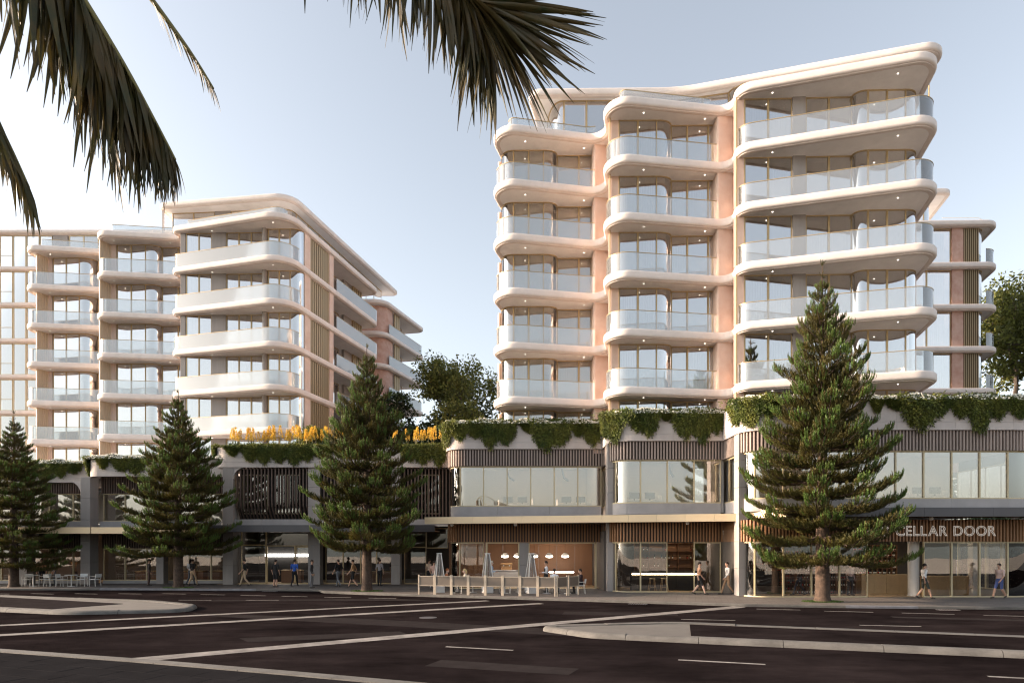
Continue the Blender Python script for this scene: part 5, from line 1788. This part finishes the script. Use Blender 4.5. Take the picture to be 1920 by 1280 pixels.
def office_chair(x, y, rz, label, z=4.62):
    t = thing('office_chair', label, 'chair', (x, y, z), rz, 'white office chairs upstairs')
    if not OC:
        OC.append(('seat', MB().rbox(-.23, .23, -.23, .23, .44, .50, .02).mesh('seat', 'white_paint')))
        OC.append(('backrest', MB().band(bez((-.22, .22), (0, .30), (.22, .22), 6), -.02, .02, .58, 1.05).mesh('backrest', 'white_paint', 40)))
        OC.append(('post', MB().tube([(0, 0, .08), (0, 0, .44)], .03, 8).tube([(0, .2, .46), (0, .27, .62)], .02, 6).mesh('post', 'white_metal', 40)))
        m = MB()
        for k in range(5):
            a = k * 2 * math.pi / 5
            m.bar((0, 0, .09), (.28 * math.cos(a), .28 * math.sin(a), .05), .04)
        OC.append(('star_base', m.mesh('star_base', 'white_metal')))
    for n, me in OC:
        put(n, me, t, (0, 0, 0))
dk = ((.2, 40.6, 'over the cafe, left'), (3.9, 40.5, 'over the cafe, right'), (7.6, 37.3, 'in the middle bay'), (17.9, 34.0, 'beside the tallest pine'), (22.0, 33.9, 'near the right picture edge'))
for x, y, l in dk:
    desk(x, y, 'white office desk behind upstairs glass ' + l)
    office_chair(x - 1.25, y + .1, -1.4, 'white office chair left of the upstairs desk ' + l)
    office_chair(x + 1.3, y + .2, 1.8, 'white office chair right of the upstairs desk ' + l)
for i, (x, y) in enumerate(((-.3, 41.0), (3.2, 40.9), (9.4, 38.2))):
    t = thing('lamp_arm', 'blue-grey angled lamp arm under the office ceiling, %s from the left' % NTH[i], 'lamp', (x, y, 7.0), .4 * i, 'angled lamp arms upstairs')
    MB().bar((0, 0, .62), (.12, 0, .1), .07).build('arm', 'blue_panel', t, loc=(0, 0, 0)); MB().bar((.12, 0, .1), (.45, 0, -.12), .09).build('head', 'blue_panel', t, loc=(0, 0, 0))

# ------------------------------------------------------------------ people
def limb(mb, a, b, ra, rb, n=10):
    a, b = Vector(a), Vector(b)
    pts, rs = [], []
    d = (b - a)
    L = d.length
    d.normalize()
    for k in range(4):
        t = k / 3 * math.pi / 2
        pts.append(a - d * ra * math.cos(t) * .98); rs.append(max(.003, ra * math.sin(t)))
    for t in (.33, .66):
        pts.append(a.lerp(b, t)); rs.append(ra + (rb - ra) * t)
    for k in range(4):
        t = math.pi / 2 - k / 3 * math.pi / 2
        pts.append(b + d * rb * math.cos(t) * .98); rs.append(max(.003, rb * math.sin(t)))
    mb.tube(pts, rs, n)

def ell(mb, c, r, n=12):
    vs = []
    prof = []
    for k in range(n // 2 + 1):
        t = -math.pi / 2 + math.pi * k / (n // 2)
        prof.append((max(.002, math.cos(t)), math.sin(t)))
    k0 = len(mb.v)
    mb.lathe(prof, n=n)
    for i in range(k0, len(mb.v)):
        x, y, z = mb.v[i]
        mb.v[i] = (c[0] + x * r[0], c[1] + y * r[1], c[2] + z * r[2])

def pose(kind, rr_=0):
    """joints in metres; the figure faces -Y; height about 1.73 m"""
    J = {}
    if kind == 'sit':
        hz = .50
        J['hip'] = (0, .05, hz); J['chest'] = (0, .02, hz + .42); J['neck'] = (0, .0, hz + .56); J['head'] = (0, -.03, hz + .72)
        for s, n in ((-1, 'l'), (1, 'r')):
            J['hp' + n] = (s * .095, .03, hz); J['kn' + n] = (s * .12, -.40, hz + .02); J['an' + n] = (s * .12, -.36, .09); J['to' + n] = (s * .13, -.52, .04)
            J['sh' + n] = (s * .19, .02, hz + .48); J['el' + n] = (s * .25, -.08, hz + .22); J['wr' + n] = (s * .16, -.33, hz + .24); J['hd' + n] = (s * .12, -.42, hz + .25)
        return J
    J['hip'] = (0, 0, .93); J['chest'] = (0, -.01, 1.30); J['neck'] = (0, 0, 1.47); J['head'] = (0, -.03, 1.62)
    for s, n in ((-1, 'l'), (1, 'r')):
        J['hp' + n] = (s * .09, 0, .92); J['sh' + n] = (s * .19, 0, 1.40)
        if kind == 'walk':
            f = -1 if s < 0 else 1
            J['kn' + n] = (s * .09, -.17 if f < 0 else .02, .50); J['an' + n] = (s * .085, -.30 if f < 0 else .30, .10 if f < 0 else .15)
            J['to' + n] = (s * .09, -.46 if f < 0 else .17, .05 if f < 0 else .05)
            J['el' + n] = (s * .25, .14 if f < 0 else -.05, 1.13); J['wr' + n] = (s * .23, .10 if f < 0 else -.25, .90); J['hd' + n] = (s * .22, .08 if f < 0 else -.32, .82)
        elif kind == 'serve':
            J['kn' + n] = (s * .10, -.03, .50); J['an' + n] = (s * .10, .02, .09); J['to' + n] = (s * .12, -.14, .04)
            J['el' + n] = (s * .25, -.03, 1.13); J['wr' + n] = (s * .17, -.27, 1.10); J['hd' + n] = (s * .14, -.36, 1.09)
        else:
            q = .04 if s < 0 else -.02
            J['kn' + n] = (s * .10, -.02 + q, .50); J['an' + n] = (s * .11, .02 + q, .09); J['to' + n] = (s * .14, -.14 + q, .04)
            J['el' + n] = (s * .26, .03, 1.12); J['wr' + n] = (s * .25, -.07, .88); J['hd' + n] = (s * .24, -.10, .80)
    return J

BODY = {}
def body_mesh(kind, shorts, sleeves):
    key = (kind, shorts, sleeves)
    if key in BODY:
        return BODY[key]
    J = {k: Vector(v) for k, v in pose(kind).items()}
    mb = MB()
    bones = []      # (a, b, region)
    def L(a, b, ra, rb, reg):
        limb(mb, a, b, ra, rb); bones.append((a, b, reg))
    hip, ch = J['hip'], J['chest']
    ell(mb, hip + Vector((0, 0, .02)), (.155, .11, .13)); ell(mb, hip.lerp(ch, .45), (.135, .095, .17)); ell(mb, ch, (.165, .11, .18))
    bones += [(hip + Vector((-.08, 0, -.02)), hip + Vector((.08, 0, -.02)), 2), (hip + Vector((0, 0, .14)), ch + Vector((0, 0, .1)), 1), (J['shl'], J['shr'], 1)]
    limb(mb, J['shl'] * .8 + ch * .2, J['shr'] * .8 + ch * .2, .062, .062)
    L(ch + Vector((0, 0, .16)), J['head'], .052, .05, 0)
    hd = J['head']
    ell(mb, hd + Vector((0, 0, .02)), (.074, .093, .105)); ell(mb, hd + Vector((0, -.035, -.055)), (.05, .05, .055))
    limb(mb, hd + Vector((0, -.088, .02)), hd + Vector((0, -.108, -.018)), .010, .015, 6)
    for s in (-1, 1):
        ell(mb, hd + Vector((s * .075, .01, .0)), (.012, .022, .034), 8)
    bones += [(hd + Vector((0, 0, .05)), hd + Vector((0, -.05, -.06)), 0)]
    for n in 'lr':
        L(J['hp' + n], J['kn' + n], .088, .060, 2)
        mid = J['kn' + n].lerp(J['an' + n], .35)
        L(J['kn' + n], mid, .058, .060, 0 if shorts else 2); L(mid, J['an' + n], .060, .040, 0 if shorts else 2)
        L(J['an' + n] - Vector((0, -.03, .03)), J['to' + n], .043, .036, 3)
        L(J['sh' + n], J['el' + n], .056, .042, 1); L(J['el' + n], J['wr' + n], .042, .028, 1 if sleeves else 0)
    me0 = mb.mesh('tmp', 'room')
    ob = bpy.data.objects.new('tmp', me0); COL.objects.link(ob)
    md = ob.modifiers.new('r', 'REMESH'); md.mode = 'VOXEL'; md.voxel_size = .021; md.use_smooth_shade = True
    sm = ob.modifiers.new('s', 'SMOOTH'); sm.factor = .5; sm.iterations = 2
    dg = bpy.context.evaluated_depsgraph_get()
    me = bpy.data.meshes.new_from_object(ob.evaluated_get(dg))
    bpy.data.objects.remove(ob, do_unlink=True)
    # regions by nearest bone
    nf = len(me.polygons)
    c = np.empty(nf * 3, np.float32); me.polygons.foreach_get('center', c); c = c.reshape(-1, 3)
    D = []
    for a, b, reg in bones:
        a = np.array(a); b = np.array(b); ab = b - a
        t = np.clip(((c - a) @ ab) / max(1e-6, ab @ ab), 0, 1)
        D.append(np.linalg.norm(c - (a + t[:, None] * ab), axis=1))
    reg = np.array([b[2] for b in bones])[np.argmin(np.array(D), 0)]
    # hands with five fingers, joined to the body mesh
    hm = MB()
    for n, s in (('l', -1), ('r', 1)):
        w, h = J['wr' + n], J['hd' + n]
        d = (h - w).normalized()
        side = d.cross(Vector((0, 0, 1)))
        side = (side if side.length > .2 else Vector((0, 1, 0))).normalized()
        if kind in ('stand', 'walk'):
            side = Vector((0, -1, 0)); side = (side - d * side.dot(d)).normalized()
        limb(hm, w, w + d * .055, .028, .032, 8)
        nrm = d.cross(side).normalized()
        for f in range(4):
            o_ = w + d * .075 + side * (.026 - .0175 * f)
            ln = (.072, .080, .074, .058)[f]
            k1 = o_ + d * ln * .5 + nrm * .006; k2 = o_ + d * ln + nrm * .022 * (1 if s > 0 else -1)
            hm.tube([o_ - d * .02, o_, k1, k2], [.009, .0088, .0082, .0065], 6)
        th = w + d * .03 + side * .030
        hm.tube([th - side * .01, th + side * .02 + d * .02, th + side * .024 + d * .05], [.011, .010, .007], 6)
    bm = bmesh.new(); bm.from_mesh(me)
    h2 = hm.mesh('h', 'room'); bm.from_mesh(h2)
    bm.to_mesh(me); bm.free()
    me.materials.clear()
    for k in range(4):
        me.materials.append(M['room'])
    reg = np.concatenate([reg, np.zeros(len(me.polygons) - nf, int)])
    me.polygons.foreach_set('material_index', reg.astype(np.int32))
    me.polygons.foreach_set('use_smooth', [True] * len(me.polygons))
    me.update()
    # hair cap
    hb = MB()
    ell(hb, hd + Vector((0, .012, .045)), (.083, .100, .098), 14)
    keep = [f for f in hb.f if not all((Vector(hb.v[i]) - hd).y < -.055 and (Vector(hb.v[i]) - hd).z < .075 for i in f) and not all((Vector(hb.v[i]) - hd).z < -.04 for i in f)]
    hb.f = keep; hb.m = [0] * len(keep)
    hair = hb.mesh('hair', 'dark', 80)
    eyes = MB()
    for s in (-1, 1):
        ell(eyes, hd + Vector((s * .030, -.083, .022)), (.012, .008, .007), 8)
    ell(eyes, hd + Vector((0, -.084, -.058)), (.024, .008, .006), 8)
    BODY[key] = (me, hair, eyes.mesh('features', 'dark'), J)
    return BODY[key]

_pc = {}
def cmat(c):
    k = 'cloth_%02x%02x%02x' % tuple(int(v * 255) for v in c)
    if k not in M:
        mat(k, c, .8, var=.12, scale=9)
    return M[k]
mat('skin', (.50, .30, .21), .55, var=.05)
SKIN = [(.50, .30, .21), (.36, .20, .13), (.58, .38, .29)]
def person(x, y, rz, kind, top, bot, label, shorts=False, sleeves=False, skin=0, hair=(.03, .02, .015), shoe=(.05, .045, .04), z=PV, sc=1.0, apron=None, long_hair=False):
    me, hm, em_, J = body_mesh(kind, shorts, sleeves)
    t = thing('person', label, 'person', (x, y, z), rz)
    t.scale = (sc, sc, sc)
    b = put('body', me, t, (0, 0, 0))
    for i, c in enumerate((SKIN[skin], top, bot, shoe)):
        b.material_slots[i].link = 'OBJECT'
        b.material_slots[i].material = cmat(c)
    h = put('hair', hm, t, (0, 0, 0))
    h.material_slots[0].link = 'OBJECT'; h.material_slots[0].material = cmat(hair)
    put('face_features', em_, t, (0, 0, 0))
    hd, ch, hp = J['head'], J['chest'], J['hip']
    if long_hair:
        o_ = MB().tube([hd + Vector((0, .07, .06)), hd + Vector((0, .105, -.06)), hd + Vector((0, .10, -.22))], [.06, .075, .03], 10).build('hair_length', 'dark', t, 60, (0, 0, 0))
        o_.material_slots[0].link = 'OBJECT'; o_.material_slots[0].material = cmat(hair)
    if apron:
        P = bez((-.17, -.06), (0, -.19), (.17, -.06), 8)
        o_ = MB().band(P, 0, .012, hp.z - .38, hp.z + .12).band(bez((-.11, -.10), (0, -.145), (.11, -.10), 6), 0, .012, hp.z + .11, hp.z + .42).build('apron', 'dark', t, 60, (0, 0, 0))
        o_.material_slots[0].link = 'OBJECT'; o_.material_slots[0].material = cmat(apron)
    return t
BK, GY, WH, TN = (.015, .015, .017), (.12, .12, .13), (.62, .62, .64), (.42, .28, .17)
E_ = math.pi / 2     # facing right is +90 degrees from -Y
person(-31.0 + .2, 41.9, 0.6, 'stand', (.50, .27, .15), BK, 'person in a tan top standing beside the far left chairs')
person(-30.1, 42.1, -.8, 'stand', (.32, .33, .38), GY, 'person in a blue-grey top next to the tan-topped person', long_hair=True)
person(-31.6 + .4, 45.6, 3.0, 'walk', (.55, .28, .14), BK, 'person in orange behind the far left shop glass')
person(-23.6, 41.6, 2.2, 'stand', (.06, .05, .045), (.10, .06, .05), 'person in dark clothes before the column left of the shorter pine', sleeves=True)
person(-21.3 + .0, 42.4, 3.0, 'walk', WH, GY, 'woman in a white shirt walking behind the shorter pine', long_hair=True)
person(-20.75, 41.6, 2.9, 'walk', BK, (.48, .34, .22), 'person in black top and tan trousers right of the shorter pine')
person(-17.2, 41.2, -1.3, 'walk', BK, (.45, .33, .22), 'person in black top and baggy beige trousers by the concrete column')
person(-14.9, 40.3, 2.9, 'stand', BK, BK, 'person in black shorts and bare legs before the dark doorway', shorts=True)
person(-13.9, 40.9, 3.1, 'walk', (.03, .10, .42), BK, 'person in a bright blue shirt outside the dark shop')
person(-12.4, 39.6, 1.7, 'stand', (.045, .045, .05), (.17, .17, .18), 'person in charcoal jacket and grey trousers near the kerb', sleeves=True)
person(-11.0, 40.6, -2.2, 'walk', BK, (.14, .15, .17), 'person in black shirt and grey trousers left of the middle pine')
person(-9.95, 40.1, -1.6, 'walk', (.50, .30, .16), BK, 'person in a tan top and black shorts just left of the middle pine trunk', shorts=True)
person(-8.6, 41.6, 2.8, 'stand', (.30, .28, .29), BK, 'person in grey right behind the middle pine trunk')
person(-8.3, 45.0, 0.4, 'stand', (.06, .04, .03), GY, 'dark figure behind the glass right of the middle pine')
person(-5.45, 42.0, 2.4, 'stand', (.48, .36, .28), BK, 'person in a beige top at the black doorway left of the cafe')
person(-4.6, 37.6, 2.9, 'walk', (.52, .34, .28), GY, 'person in pink behind the leftmost heater')
person(-1.2, 37.2, 1.4, 'serve', (.50, .58, .70), BK, 'fair-haired server in a light blue shirt behind the screens', sleeves=True, skin=2, hair=(.60, .52, .42), long_hair=True)
person(1.95, 36.2, -1.5, 'serve', (.72, .72, .74), BK, 'waiter in white shirt and black apron behind the screens', sleeves=True, apron=BK)
person(2.35, 35.55, 2.7, 'sit', (.72, .72, .74), GY, 'diner in a white shirt seated before the waiter', sleeves=True)
person(3.75, 35.0, -1.55, 'sit', (.025, .012, .014), BK, 'diner in black seated on the white chair outside the screens', sleeves=True)
person(-2.6, 35.3, -1.4, 'sit', (.65, .55, .42), GY, 'blond diner in cream seated behind the screens', skin=2, hair=(.55, .40, .20), long_hair=True)
person(-3.65, 35.9, 1.6, 'sit', (.42, .16, .07), BK, 'red-haired diner in rust top seated behind the screens', hair=(.28, .09, .03), skin=2)
person(10.0, 34.2, 1.5, 'walk', (.60, .34, .22), BK, 'person in peach top and black shorts striding past the bar window', shorts=True, skin=2)
person(11.55, 34.3, -1.5, 'walk', (.55, .52, .50), (.32, .20, .12), 'person in pale grey top passing the last bar window pane', sleeves=True)
person(15.1, 33.6, -1.5, 'walk', (.07, .045, .04), (.05, .06, .09), 'man in dark jacket walking inside left of the tallest pine trunk', sleeves=True, z=.125)
person(17.7, 33.5, .4, 'stand', (.58, .42, .40), (.06, .06, .07), 'man in a pink shirt browsing wine inside the cellar shop', sleeves=True, z=.125)
person(20.35, 31.6, 1.5, 'walk', (.74, .73, .72), (.03, .035, .03), 'person in white shirt and dark shorts at the cellar shop entrance', shorts=True)
person(24.15, 31.7, -1.3, 'walk', (.55, .40, .36), (.06, .09, .24), 'person in pink top and blue shorts near the right picture edge', shorts=True)
